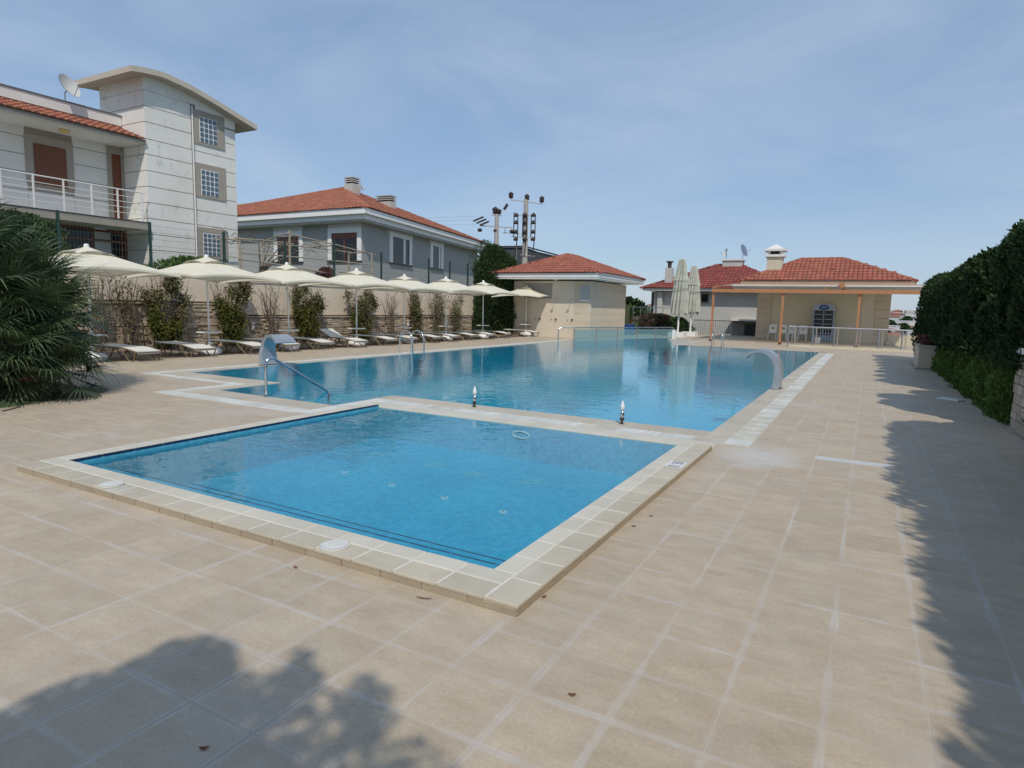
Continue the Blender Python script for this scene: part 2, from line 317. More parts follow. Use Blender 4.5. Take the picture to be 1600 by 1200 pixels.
def water_mat(name, tint, bs, bstr, scale=3., rough=.015, stretch=(1, 1, 1)):
    m = bpy.data.materials.new(name); m.use_nodes = True; n = m.node_tree.nodes; l = m.node_tree.links.new; n.remove(n['Principled BSDF'])
    tr = n.new('ShaderNodeBsdfTransparent'); tr.inputs[0].default_value = (*tint, 1)
    gl = n.new('ShaderNodeBsdfGlossy'); gl.inputs['Roughness'].default_value = rough; gl.inputs[0].default_value = (1, 1, 1, 1)
    fr = n.new('ShaderNodeFresnel'); fr.inputs[0].default_value = 1.33
    geo = n.new('ShaderNodeNewGeometry'); mpn = n.new('ShaderNodeMapping'); mpn.inputs['Scale'].default_value = stretch; l(geo.outputs['Position'], mpn.inputs[0])
    t = n.new('ShaderNodeTexNoise'); t.inputs['Scale'].default_value = scale; t.inputs['Detail'].default_value = 3; t.inputs['Distortion'].default_value = .6; l(mpn.outputs[0], t.inputs[0])
    t2 = n.new('ShaderNodeTexNoise'); t2.inputs['Scale'].default_value = .35; l(geo.outputs['Position'], t2.inputs[0])
    ml = n.new('ShaderNodeMath'); ml.operation = 'MULTIPLY'; l(t.outputs[0], ml.inputs[0]); l(t2.outputs[0], ml.inputs[1])
    bp = n.new('ShaderNodeBump'); bp.inputs['Strength'].default_value = bstr; bp.inputs['Distance'].default_value = bs; l(ml.outputs[0], bp.inputs['Height'])
    l(bp.outputs[0], gl.inputs['Normal']); l(bp.outputs[0], fr.inputs['Normal'])
    ms = n.new('ShaderNodeMixShader'); l(fr.outputs[0], ms.inputs[0]); l(tr.outputs[0], ms.inputs[1]); l(gl.outputs[0], ms.inputs[2]); l(ms.outputs[0], n['Material Output'].inputs[0])
    return m
mWaterS = water_mat('small_pool_water', (.80, .97, 1.0), .012, .8, 5.)
mWaterB = water_mat('large_pool_water', (.56, .88, .96), .010, .9, 4.5, .02)
mPanel = bpy.data.materials.new('pool_glass_panel'); mPanel.use_nodes = True
_n = mPanel.node_tree.nodes; _p = _n['Principled BSDF']; _p.inputs['Base Color'].default_value = (.24, .40, .42, 1); _p.inputs['Roughness'].default_value = .12
_a = _n.new('ShaderNodeBsdfTransparent'); _a.inputs[0].default_value = (.80, .92, .92, 1); _d = _n.new('ShaderNodeMixShader'); _d.inputs[0].default_value = .42; _l = mPanel.node_tree.links.new
_l(_a.outputs[0], _d.inputs[1]); _l(_p.outputs[0], _d.inputs[2]); _l(_d.outputs[0], _n['Material Output'].inputs[0])

# ------------------------------------------------------------------ terrain, bank, deck, pools
def terr_z(x, y):
    d = math.hypot(x, y)
    for (a, za), (b, zb) in zip(TZ, TZ[1:]):
        if a <= d <= b: return za + (zb - za) * (d - a) / (b - a)
    return TZ[-1][1]
TZ = [(0, -3.2), (60, -3.2), (140, -6), (260, -15.5), (400, -11.4), (600, -4.8), (920, 5.0), (1300, -22), (9000, -26)]
def terrain():
    n = 90; xs = np.concatenate([np.linspace(-900, -80, 30), np.linspace(-70, 60, 27), np.linspace(80, 700, 20)])
    ys = np.concatenate([np.linspace(-120, 60, 19), np.linspace(70, 300, 40), np.linspace(320, 1300, 40)])
    mb = MB()
    for y in ys:
        for x in xs:
            d = math.hypot(x, y)
            z = terr_z(x, y)
            z += .4 * math.sin(x * .05) * math.cos(y * .04) * (d > 100)
            mb.v.append((x, y, z))
    w = len(xs)
    for j in range(len(ys) - 1):
        for i in range(w - 1): a = j * w + i; mb.f.append((a, a + 1, a + w + 1, a + w))
    tag(mb.build('terrain', mTerrain, smooth=True), kind='structure')
terrain()
tag(MB().box(-14000, 14000, -3000, 22000, -27, -26).build('sea', M('sea', (.05, .12, .2), .25)), kind='structure')
GZ = -2.6
RECTS_SMALL = (-6.50, -1.80, 3.10, 7.51)
HOLES = [(-6.50, -1.80, 3.10, 7.51),             # small pool
         (-12.85, -1.72, 8.67, 30.0), (-10.0, -7.18, 7.25, 8.67), (-12.85, -8.0, 30.0, 37.0)]  # big pool
def not_in(x, y, H): return not any(a < x < b and c < y < d for a, b, c, d in H)
def cells(x0, x1, y0, y1, H):
    X = sorted({x0, x1} | {v for h in H for v in h[:2] if x0 < v < x1}); Y = sorted({y0, y1} | {v for h in H for v in h[2:] if y0 < v < y1})
    for i in range(len(X) - 1):
        for j in range(len(Y) - 1):
            if not_in((X[i] + X[i + 1]) / 2, (Y[j] + Y[j + 1]) / 2, H): yield X[i], X[i + 1], Y[j], Y[j + 1]
deck = thing('pool_deck', None, None); deck['kind'] = 'structure'
mb = MB()
for c in cells(-15.9, 12, -14, 46, HOLES): mb.box(*c, -1.9, -.0012)
tag(mb.build('grout_bed', mGrout, deck))
mb = MB().box(-6.86, -6.665, 7.6, 7.87, -.1, .0).prism([(-8.0, 30.0), (-8.0, 37.0), (-10.1, 37.0)], -1.9, -.001).prism([(-12.85, 30.0), (-10.1, 37), (-12.85, 37)], -1.9, -.001)
mb.build('corner_slab', M('corner_slab', (.45, .42, .36), .6, (.40, .37, .31), 3, 1), deck)
# copings / grates footprints excluded from tiling
CP = [(-6.665, -1.47, 2.77, 7.87)]                                  # small pool ring outer (holes inside anyway)
ST = [(-1.42, -1.12, 7.95, 29.3), (-6.95, -1.42, 7.87, 8.22), (-7.15, -6.86, 6.48, 8.22), (-6.86, -6.665, 7.6, 8.22), (-10.55, -7.15, 6.42, 6.74), (-10.55, -10.25, 6.74, 8.12), (-13.40, -10.55, 7.9, 8.12), (-13.40, -13.10, 8.12, 30.0)]
CB = [(-1.72, -1.42, 8.22, 30.3), (-6.95, -1.72, 8.22, 8.67), (-7.18, -6.95, 8.22, 8.67), (-10.25, -7.15, 6.74, 7.25), (-10.25, -10.0, 7.25, 8.12), (-13.10, -10.0, 8.12, 8.67), (-7.18, -7.15, 7.25, 8.22), (-13.10, -12.85, 8.67, 30.0), (-8.0, -1.42, 30.0, 30.3)]
HATCH = [(-.40, .345, 6.95, 7.92)]
EXC = HOLES + CP + ST + CB + HATCH + [(1.42, 2.6, 23.1, 25.2), (1.95, 2.6, 9.2, 11.8), (-8.0, -1.42, 30.0, 30.3)]
tiles = []
i0, i1 = int((-15.9 - TX0) / TPX) - 1, int((2.2 - TX0) / TPX) + 1
g = .003
for i in range(i0, i1):
    for j in range(int((-.6 - TY0) / TPY), int((46 - TY0) / TPY)):
        x0, x1, y0, y1 = TX0 + i * TPX, TX0 + (i + 1) * TPX, TY0 + j * TPY, TY0 + (j + 1) * TPY
        if x0 < -15.9: continue
        if y0 > 30 and -12.9 < x0 < -7.9 and y0 < 37: continue
        ov = [e for e in EXC if e[0] < x1 and e[1] > x0 and e[2] < y1 and e[3] > y0]
        for a, b, c, d in (cells(x0, x1, y0, y1, ov) if ov else [(x0, x1, y0, y1)]):
            if b - a < .02 or d - c < .02: continue
            cx, cy = (a + b) / 2, (c + d) / 2
            ang = math.atan2(cx, cy) + YAW
            seen = abs(ang) < .72 and cy > .8 or False
            tiles.append((0 if seen else 1, math.hypot(cx, cy), a + g, b - g, c + g, d - g))
tiles.sort()
def tile_mb(mb, a, b, c, d):
    t = [random.uniform(-.0007, .0007) for _ in range(4)]
    k = len(mb.v); mb.v += [(a, c, -.006), (b, c, -.006), (b, d, -.006), (a, d, -.006), (a, c, t[0]), (b, c, t[1]), (b, d, t[2]), (a, d, t[3])]
    mb.f += [tuple(k + q for q in f) for f in ((4, 5, 6, 7), (0, 1, 5, 4), (1, 2, 6, 5), (2, 3, 7, 6), (3, 0, 4, 7))]
unit = MB(); tile_mb(unit, -.5, .5, -.5, .5); 
ume = bpy.data.meshes.new('paving_tile'); ume.from_pydata(unit.v, [], unit.f); ume.materials.append(mTile)
far = MB()
for k, (s, d, a, b, c, e) in enumerate(tiles):
    if k < 298: inst(ume, 'paving_tile', deck, ((a + b) / 2, (c + e) / 2, 0), (0, 0, 0), (b - a, e - c, 1))
    else: tile_mb(far, a, b, c, e)
tag(far.build('paving_tiles', mTile, deck), kind='stuff')

# access hatch: two paler tiles and two beige ones in a dark steel rim
hatch = thing('access_hatch', 'tiled floor hatch with two pale grey strips, in the paving right of the pool corner', 'hatch', (-.03, 7.56, 0))
mPaleT = M('pale_hatch_tile', (.56, .57, .57), .6, (.50, .51, .51), 5, 1)
MB().box(-.397, .342, 6.953, 7.917, -.012, -.003).build('hatch_rim', mDark, hatch)
for x0, x1 in ((-.394, -.031), (-.024, .327)):
    MB().box(x0, x1, 7.735, 7.913, -.01, .001).build('pale_strip', mPaleT, hatch)
    MB().box(x0, x1, 6.962, 7.729, -.01, .0003).build('lid_tile', mTile, hatch)

# small pool basin
sp = thing('small_pool_basin', None, None); sp['kind'] = 'structure'
x0, x1, y0, y1 = RECTS_SMALL; D = -.46
MB().box(x0 - .01, x1 + .01, y0 - .01, y1 + .01, D - .1, D).build('pool_floor', mMos, sp)
mb = MB()
mb.box(x0 + .002, x0 + .012, y0 + .012, y1 - .012, D, .0).box(x1 - .012, x1 - .002, y0 + .012, y1 - .012, D, .0).box(x0 + .002, x1 - .002, y1 - .012, y1 - .002, D, .0).box(x0 + .002, x1 - .002, y0 + .002, y0 + .012, D, .0)
mb.build('pool_wall', mMosW, sp)
MB().box(x0 - .03, x0 + .0125, y0 + .01, y1 - .01, .0005, .0305).build('upper_tile_band', mMosW, sp)
MB().box(x0 + .013, x1 - .013, y0 + .013, y0 + .36, D + .001, -.075).build('bench_step', mMos, sp)
mb = MB()
for i in range(26):
    a = x0 + .01 + i * (x1 - x0 - .02) / 26; mb.box(a, a + (x1 - x0 - .02) / 26 - .008, y0 + .345, y0 + .362, -.10, -.073)
mb.build('step_edge_tiles', mNavy, sp)
MB().box(x0 + .01, x1 - .01, y0 + 1.24, y0 + 1.252, D + .001, D + .004).build('floor_line', mNavy, sp)
nb = 14
for i in range(nb):
    a = y0 + .02 + i * (y1 - y0 - .04) / nb; MB().box(x0 + .0005, x0 + .016, a, a + (y1 - y0 - .04) / nb - .014, .030, .054).build('navy_tile', mNavy, sp)
for (ix, iy) in ((-5.43, 5.65), (-4.6, 5.54), (-3.82, 5.47), (-3.06, 5.41)):
    t = MB().lathe(ix, iy, [(.045, D), (.045, D + .01), (.018, D + .013)], 14).build('floor_inlet', M('inlet_ring', (.32, .52, .58), .5), sp); MB().cyl(ix, iy, D + .0135, D + .015, .012, n=10).build('inlet_hole', mDark, t)
mYel = M('yellow_mosaic', (.16, .45, .48), .5)
for (ix, iy) in ((-5.71, 6.57), (-4.75, 6.59), (-4.09, 6.47), (-3.34, 6.56)):
    mb = MB()
    for k in range(9):
        q = k * 2 * math.pi / 9; mb.prism([(ix + .05 * math.cos(q - .3), iy + .05 * math.sin(q - .3)), (ix + .2 * math.cos(q), iy + .2 * math.sin(q)), (ix + .05 * math.cos(q + .3), iy + .05 * math.sin(q + .3))], D + .001, D + .003)
    mb.build('mosaic_star', mYel, sp)
mb = MB(); mb.tube([(-3.99 + .13 * math.cos(q), 7.49, -.12 + .045 * math.sin(q)) for q in np.linspace(0, 2 * math.pi, 17)[:-1]], .008, 5, close=True); mb.build('light_ring', mWhitePl, sp)
tag(MB().poly([(x0, y0, .004), (x1, y0, .004), (x1, y1, .004), (x0, y1, .004)]).build('small_pool_water', mWaterS), kind='structure')

# small pool coping: raised kerb of two rows of stone, pieces parted by white grout
cop = thing('small_pool_coping', None, None); cop['kind'] = 'structure'
HT = .062
mb = MB()
for c in cells(-6.66, -1.48, 2.78, 7.86, [RECTS_SMALL]):
    if c[3] > 7.52: mb.box(c[0], c[1], c[2], c[3], -.05, .012)
    else: mb.box(c[0], c[1], c[2], c[3], -.05, HT - .0015)
mb.build('grout_core', mGroutW, cop)
def piece(name, mat, par, a, b, c, d, z0, z1): 
    mb = MB(); e = .004
    k = len(mb.v); mb.v += [(a, c, z0), (b, c, z0), (b, d, z0), (a, d, z0), (a, c, z1 - e), (b, c, z1 - e), (b, d, z1 - e), (a, d, z1 - e), (a + e, c + e, z1), (b - e, c + e, z1), (b - e, d - e, z1), (a + e, d - e, z1)]
    mb.f += [(0, 1, 5, 4), (1, 2, 6, 5), (2, 3, 7, 6), (3, 0, 4, 7), (4, 5, 9, 8), (5, 6, 10, 9), (6, 7, 11, 10), (7, 4, 8, 11), (8, 9, 10, 11)]
    return mb.build(name, mat, par)
def runs(a, b, st, g=.008):
    n = max(1, round((b - a) / st)); w = (b - a) / n
    return [(a + i * w + g / 2, a + (i + 1) * w - g / 2) for i in range(n)]
for a, b in runs(2.77, 7.5, .295):
    piece('coping_stone', mCope, cop, -1.665, -1.468, a, b, HT - .018, HT + random.uniform(-.001, .001))
    piece('edge_stone', mCopeIn, cop, -1.812, -1.671, max(a, 3.114), b, HT - .03, HT + .002) if b > 3.12 else None
    piece('side_stone', mCopeSide, cop, -1.478, -1.470, a, b, -.004, HT - .02)
for a, b in runs(2.77, 7.5, .295):
    piece('edge_stone', mCopeIn, cop, -6.665, -6.488, max(a, 3.114), b, HT - .012, HT + .002) if b > 3.12 else None
for a, b in runs(-6.665, -1.671, .31):
    piece('coping_stone', mCope, cop, a, b, 2.768, 2.955, HT - .018, HT + random.uniform(-.001, .001))
    piece('edge_stone', mCopeIn, cop, a, b, 2.961, 3.108, HT - .03, HT + .002)
for a, b in runs(-6.665, -1.47, .31): piece('side_stone', mCopeSide, cop, a, b, 2.770, 2.778, -.004, HT - .02)
for a, b in runs(-6.665, -1.47, .31): piece('edge_stone', mCopeIn, cop, a, b, 7.505, 7.865, -.01, .018)
# round skimmer lids set in the coping and a depth marker tile
mLid = M('lid_plastic', (.64, .64, .60), .55)
for lx, lab in ((-5.32, 'round white skimmer lid on the small pool kerb, nearer its far left corner'), (-2.84, 'round white skimmer lid on the small pool kerb, nearer the front corner')):
    t = thing('skimmer_lid', lab, 'skimmer lid', (lx, 2.865, HT + .0015), 'round skimmer lids in the kerb')
    MB().lathe(lx, 2.865, [(.092, HT + .0015), (.092, HT + .010), (.08, HT + .014), (.074, HT + .009)], 24).build('lid_ring', mLid, t)
    MB().lathe(lx, 2.865, [(.068, HT + .009), (.066, HT + .0145), (.02, HT + .018)], 24).build('lid', mLid, t)
    mb = MB()
    for k in range(-2, 3): mb.box(lx - .03, lx + .03, 2.865 + k * .012 - .002, 2.865 + k * .012 + .002, HT + .0155, HT + .0195)
    mb.build('grip_ribs', M('lid_rib', (.6, .6, .57), .5), t)
mk = thing('depth_marker', 'small pale tile with dark digits set in the small pool kerb at its right side', 'depth marker', (-1.57, 6.3, HT))
MB().box(-1.655, -1.49, 6.17, 6.43, HT + .001, HT + .004).build('marker_tile', M('marker_tile', (.68, .69, .66), .4), mk)
mInk = M('marker_ink', (.05, .06, .07), .5)
SEG = {'0': 'abcdef', '1': 'bc', '4': 'bcfg', '5': 'acdfg', '6': 'acdefg', '.': '.', 'm': 'm'}
def seg_text(txt, ox, oy, w, h, z, mb):
    # characters run along +Y, tops point to -X
    t = .2 * w
    for i, ch in enumerate(txt):
        u = oy + i * w * 1.5
        for s in SEG[ch]:
            R_ = {'a': (0, w, h - t, h), 'b': (w - t, w, h / 2, h), 'c': (w - t, w, 0, h / 2), 'd': (0, w, 0, t), 'e': (0, t, 0, h / 2), 'f': (0, t, h / 2, h), 'g': (0, w, h / 2 - t / 2, h / 2 + t / 2), '.': (0, t, 0, t), 'm': (0, w, 0, h * .5)}[s]
            mb.box(ox - R_[3], ox - R_[2], u + R_[0], u + R_[1], z, z + .001 + .0002 * ord(s) % .0009)
for i_, ch_ in enumerate('0.50'):
    mb = MB(); seg_text(ch_, -1.525, 6.19 + i_ * .06, .04, .1, HT + .004, mb); mb.build('digit', mInk, mk)

# big pool basin
bp_ = thing('large_pool_basin', None, None); bp_['kind'] = 'structure'; DB = -1.0
MB().box(-12.9, -1.67, 7.2, 37.1, DB - .1, DB).build('pool_floor', mMosB, bp_)
mb = MB()
P = [(-1.72, 8.67), (-7.18, 8.67), (-7.18, 7.25), (-10.0, 7.25), (-10.0, 8.67), (-12.85, 8.67), (-12.85, 30.0), (-10.1, 37.0), (-8.0, 30.0), (-1.72, 30.0)]
for i in range(len(P)):
    a, b = Vector(P[i]), Vector(P[(i + 1) % len(P)]); d = (b - a).normalized(); ln = (b - a).length
    mb.obox(a, d, ln, -.012, -.003, DB, -.0095)
mb.build('pool_wall', mMosB, bp_)
me = MB()
me.poly([(x, y, -.008) for x, y in [(-1.72, 8.67), (-1.72, 30), (-8, 30), (-12.85, 30), (-12.85, 8.67), (-10, 8.67), (-7.18, 8.67)]])
me.poly([(x, y, -.008) for x, y in [(-7.18, 8.67), (-10, 8.67), (-10, 7.25), (-7.18, 7.25)]]).poly([(-8, 30, -.008), (-10.1, 37, -.008), (-12.85, 30, -.008)])
tag(me.build('large_pool_water', mWaterB), kind='structure')
# steps by the hand rail under water
mb = MB()
for k in range(4): mb.box(-9.98, -7.2, 7.26 + k * .32, 7.58 + k * .32 - .005, DB + .001, -.18 - k * .2)
mb.build('entry_steps', mMos, bp_)
cb = thing('large_pool_coping', None, None); cb['kind'] = 'structure'
mCopeB = M('large_coping_stone', (.45, .40, .31), .6, (.51, .46, .37), 2.2, 1, .15, 50, rnd=.06, grime=((.56, .54, .50), .7, .55, .45))
for (a, b, c, d) in CB[:-1]:
    if (b - a) > (d - c):
        for u, v in runs(a, b, .5): piece('coping_stone', mCopeB, cb, u, v, c + .002, d - .002, -.02, .003)
    else:
        for u, v in runs(c, d, .6): piece('coping_stone', mCopeB, cb, a + .002, b - .002, u, v, -.02, .003)
for u, v in runs(-8.0, -1.42, .5): piece('coping_stone', mCopeB, cb, u, v, 30.0, 30.3, -.02, .003)

# overflow channel grates: slatted sections, some slats gone
def grate(name, label, a, b, c, d, along, sec=.5, missing=.0, mats=(mGrate,), dead=.02, slat=.028):
    t = thing(name, label, 'drain grate', ((a + b) / 2, (c + d) / 2, -.004), 'white overflow grates round the pools')
    MB().box(a + .002, b - .002, c + .002, d - .002, -.05, -.0046 if not missing else -.0042).build('channel_bed', M('channel_bed', (.30, .29, .26), .9, (.48, .46, .41), 6, 1), t)
    lo, hi = (a, b) if along == 'x' else (c, d)
    n = max(1, int((hi - lo) / sec)); w = (hi - lo) / n
    for i in range(n):
        if random.random() < dead: continue
        mt = random.choice(mats); mb = MB(); s = lo + i * w; k = 0; lift = random.uniform(0, .003)
        while s + slat * .8 < lo + (i + 1) * w:
            if random.random() > missing:
                if along == 'x': mb.box(s, s + slat * .82, c + .012, d - .012, -.004, .004 + lift)
                else: mb.box(a + .012, b - .012, s, s + slat * .82, -.004, .004 + lift)
            s += slat
        e0, e1 = lo + i * w + .003, lo + (i + 1) * w - .003
        for q in ((.0, .012), (.5, .52)):
            if along == 'x': mb.box(e0, e1, c + .004 + q[0] * (d - c), c + .01 + q[1] * (d - c), -.003, .0035 + lift)
            else: mb.box(a + .004 + q[0] * (b - a), a + .01 + q[1] * (b - a), e0, e1, -.003, .0035 + lift)
        if mb.f: mb.build('grate_section', mt, t)
    return t
grate('overflow_grate', 'stained cream overflow grate with missing slats along the right side of the large pool', -1.42, -1.12, 8.25, 22.5, 'y', .5, .13, (mGrate, mGrateY, mGrateY), .06, .035)
grate('overflow_grate', 'clean white overflow grate at the far right corner of the large pool', -1.42, -1.12, 22.5, 29.3, 'y', .6, 0, (mGrate,), 0, .06)
grate('overflow_grate', 'white overflow grate on the strip between the small and large pool', -6.95, -1.80, 7.885, 8.205, 'x', .5, .05, (mGrate, mGrate, mGrateY), .02, .022)
MB().box(-1.42, -1.12, 7.96, 8.24, -.004, .012).build('channel_cover', mGrate, tag(thing('channel_cover_plate', 'white end plate of the overflow channel beside the small pool kerb corner', 'cover plate', (-1.27, 8.1, 0))))
grate('overflow_grate', 'short white overflow grate left of the small pool far corner', -7.13, -6.87, 6.48, 8.2, 'y', .45, .02, (mGrate,), 0, .03)
grate('overflow_grate', 'white overflow grate in front of the pool entry steps', -10.55, -7.15, 6.43, 6.73, 'x', .5, .03, (mGrate,), 0, .03)
grate('overflow_grate', 'short white overflow grate at the notch left of the entry steps', -10.54, -10.26, 6.75, 7.9, 'y', .5, .0, (mGrate,), 0, .05)
grate('overflow_grate', 'white overflow grate along the near left end of the large pool', -13.39, -10.27, 7.91, 8.11, 'x', .5, .0, (mGrate,), 0, .05)
grate('overflow_grate', 'long white overflow grate along the pool side facing the sun loungers', -13.39, -13.11, 8.13, 29.9, 'y', .9, .0, (mGrate,), 0, .07)

# ------------------------------------------------------------------ planting bed, retaining wall, bank
tag(MB().box(-20.0, -15.905, -10, 40, -1.9, -.02).build('planting_bed_soil', M('bed_ground', (.27, .205, .15), .95, (.19, .14, .10), 3, 1, .5, 25)), kind='structure')
tag(MB().box(-60, -20.35, -20, 60, -2, 2.05).build('upper_bank', mGrassM), kind='structure')
kb = thing('bed_kerb', 'low pale concrete kerb between the paving and the lounger strip', 'kerb', (-15.9, 15, 0))
for a, b in runs(-10, 39, 1.0): MB().box(-15.98, -15.86, a, b, -.02, .012).build('kerb_stone', mCopeB, kb)
rw = thing('retaining_wall', 'long beige retaining wall with ledge stone base behind the sun loungers', 'retaining wall', (-20, 15, 0))
MB().box(-20.35, -20.0, -10, 14.6, -.5, 2.42).build('plaster', mWallPl, rw); MB().box(-20.351, -20.0, 14.6, 40, -.5, 2.24).build('plaster', mWallPl, rw)
st = []
for (ya, yb, zt) in ((5.5, 14.6, 1.40), (14.6, 40, .95)):
    z = -.02
    while z < zt - .02:
        h = random.choice((.05, .06, .075, .09)); h = min(h, zt - z); y = ya + random.uniform(0, .2)
        while y < yb:
            w = random.uniform(.18, .55); y2 = min(y + w, yb); st.append((y, y2, z, z + h)); y = y2
        z += h
def stone_v(y0, y1, z0, z1):
    dx = random.uniform(.03, .085); g = .006; j = lambda: random.uniform(-.006, .006)
    return [(-20.001, y0 + g, z0 + g), (-20.001, y1 - g, z0 + g), (-20.001, y1 - g, z1 - g), (-20.001, y0 + g, z1 - g),
            (-20 + dx + j(), y0 + g + .006, z0 + g + .004), (-20 + dx + j(), y1 - g - .006, z0 + g + .004), (-20 + dx + j(), y1 - g - .006, z1 - g - .004 + j() * .5), (-20 + dx + j(), y0 + g + .006, z1 - g - .004)]
SF = [(4, 5, 6, 7), (0, 1, 5, 4), (1, 2, 6, 5), (2, 3, 7, 6), (3, 0, 4, 7)]
st.sort(key=lambda q: abs(q[0] - 12.5) - 2 * (q[1] - q[0]))
sms = []
for k in range(6):
    v = stone_v(0, 1, 0, 1); v = [(p[0] + 20, (p[1] - .5) * 1.0, (p[2] - .5)) for p in v]; m_ = bpy.data.meshes.new('stone'); m_.from_pydata(v, [], SF); m_.materials.append(mStone); sms.append(m_)
rest = MB()
for k, q in enumerate(st):
    if k < 295: inst(random.choice(sms), 'stone', rw, (-20.0, (q[0] + q[1]) / 2, (q[2] + q[3]) / 2), (0, 0, 0), (1, q[1] - q[0] - .008, q[3] - q[2] - .006))
    else:
        b = len(rest.v); rest.v += stone_v(*q); rest.f += [tuple(b + i for i in f) for f in SF]
tag(rest.build('ledge_stones', mStone, rw), kind='stuff')
mb = MB().box(-20.0, -19.90, -10, 14.6, 1.405, 1.445).box(-20.0, -19.90, 14.6, 40, .965, 1.0); mb.build('ledge_trim', M('ledge_trim', (.55, .47, .36), .8), rw)
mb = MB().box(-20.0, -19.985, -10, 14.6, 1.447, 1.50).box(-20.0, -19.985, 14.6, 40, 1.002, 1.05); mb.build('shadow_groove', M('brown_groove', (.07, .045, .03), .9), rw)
mb = MB().box(-20.42, -19.96, -10, 14.59, 2.421, 2.47).box(-20.42, -19.961, 14.61, 40, 2.241, 2.29); mb.build('wall_cap', mWallPl, rw)
# small white wall lamps on the stone base
mLampG = M('lamp_white', (.7, .68, .6), .5)
for k, y in enumerate((13.2, 16.0, 18.9, 22.0, 25.2, 28.4)):
    t = thing('wall_lamp', ('small white lamp on the stone wall behind the %s lounger pair from the palm' % ('second', 'third', 'fourth', 'fifth', 'sixth', 'seventh')[k]), 'wall lamp', (-19.9, y, .62), 'small lamps along the stone wall')
    MB().box(-19.93, -19.86, y - .06, y + .06, .5, .74).build('lamp_body', mLampG, t); MB().box(-19.86, -19.83, y - .045, y + .045, .55, .68).build('lamp_glass', mCurtain, t); MB().box(-19.93, -19.78, y - .08, y + .08, .741, .76).build('lamp_hood', mLampG, t)

# mesh fence on the bank
fn = thing('mesh_fence', 'dark green wire mesh fence with slim posts above the retaining wall', 'fence', (-20.6, 15, 2.2))
posts = [5.0, 7.4, 10.0, 12.7, 15.43, 18.2, 20.9, 24.0, 27.78, 29.73, 31.56]
for y in posts:
    zt = 4.02 if y != 20.9 else 4.28
    p = MB().box(-20.64, -20.57, y - .035, y + .035, 2.0, zt).build('post', mGreenPost, fn); MB().box(-20.565, -20.55, y - .02, y + .02, 3.7, 3.75).build('clip', mBlk, p)
mb = MB(); 
for k in range(9):
    z = 2.2 + k * .215; 
    for s in (-1, 1): mb.tube([(-20.605 + s * .004, 5, z), (-20.605 + s * .004, 31.56, z)], .0035, 3)
y = 5.0
while y < 31.5: mb.tube([(-20.605, y, 2.1), (-20.605, y, 3.95)], .0018, 3, cap=False); y += .1
tag(mb.build('wire_mesh', mWire, fn), kind='stuff')

# ------------------------------------------------------------------ roof tiles helper
def roof_face(mb, base, pts, tw=.25, th=.36, rise=.05):
    """pts: eave-left, eave-right, (top-right, top-left) or apex, seen from outside"""
    pts = [Vector(p) for p in pts]; o = pts[0]; u = (pts[1] - o).normalized(); nrm = u.cross(pts[-1] - o).normalized(); v = nrm.cross(u)
    base.poly([tuple(p - nrm * .01) for p in pts])
    pl = [((p - o).dot(u), (p - o).dot(v)) for p in pts]; hmax = max(p[1] for p in pl); r = 0
    while r * th < hmax:
        vc = r * th + th * .5; xs = []
        for i in range(len(pl)):
            (ax, ay), (bx, by) = pl[i], pl[(i + 1) % len(pl)]
            if (ay - vc) * (by - vc) < 0: xs.append(ax + (bx - ax) * (vc - ay) / (by - ay))
        if len(xs) >= 2:
            a, b = min(xs), max(xs); n = int((b - a) / tw)
            off = math.ceil(a / tw) * tw
            k = 0
            while off + k * tw < b - tw * .4:
                x = off + k * tw; k += 1; v0 = r * th - .02; v1 = (r + 1) * th + .03; bl = len(mb.v); jz = random.uniform(-.006, .006)
                for (vv, dz) in ((v0, .035 + jz), (v1, .004)):
                    for (dx, hh) in ((0, 0), (.18, rise * .9), (.5, rise * 1.15), (.82, rise * .9), (1, 0)):
                        p = o + u * (x + dx * tw * .98) + v * vv + nrm * (hh + dz); mb.v.append(tuple(p))
                mb.f += [(bl + i, bl + i + 1, bl + 6 + i, bl + 5 + i) for i in range(4)]
                # dark front lip
                mb.f.append((bl, bl + 4, bl + 3, bl + 2, bl + 1))
        r += 1
def ridge(mb, p0, p1, r=.07):
    p0, p1 = Vector(p0), Vector(p1); n = max(1, int((p1 - p0).length / .38)); d = (p1 - p0) / n
    for i in range(n): mb.tube([p0 + d * i, p0 + d * (i + 1.05)], [r * 1.15, r * .9], 7)
def tiled(parent, faces, ridges, mat, tw=.25, th=.36):
    mb, base = MB(), MB()
    for f in faces: roof_face(mb, base, f, tw, th)
    rb = base.build('roof', mat, parent); rt_ = mb.build('roof_tiles', mat, rb); rt_['kind'] = 'stuff'
    r2 = MB()
    for a, b in ridges: ridge(r2, a, b)
    if ridges: r2.build('ridge_caps', mat, rb)
    return rb
def window_box(parent, x, y, z0, z1, w, face='x', depth=.1, frame=.07, fm=mTrim, gm=mGlass, mull=1, d=None):
    pass

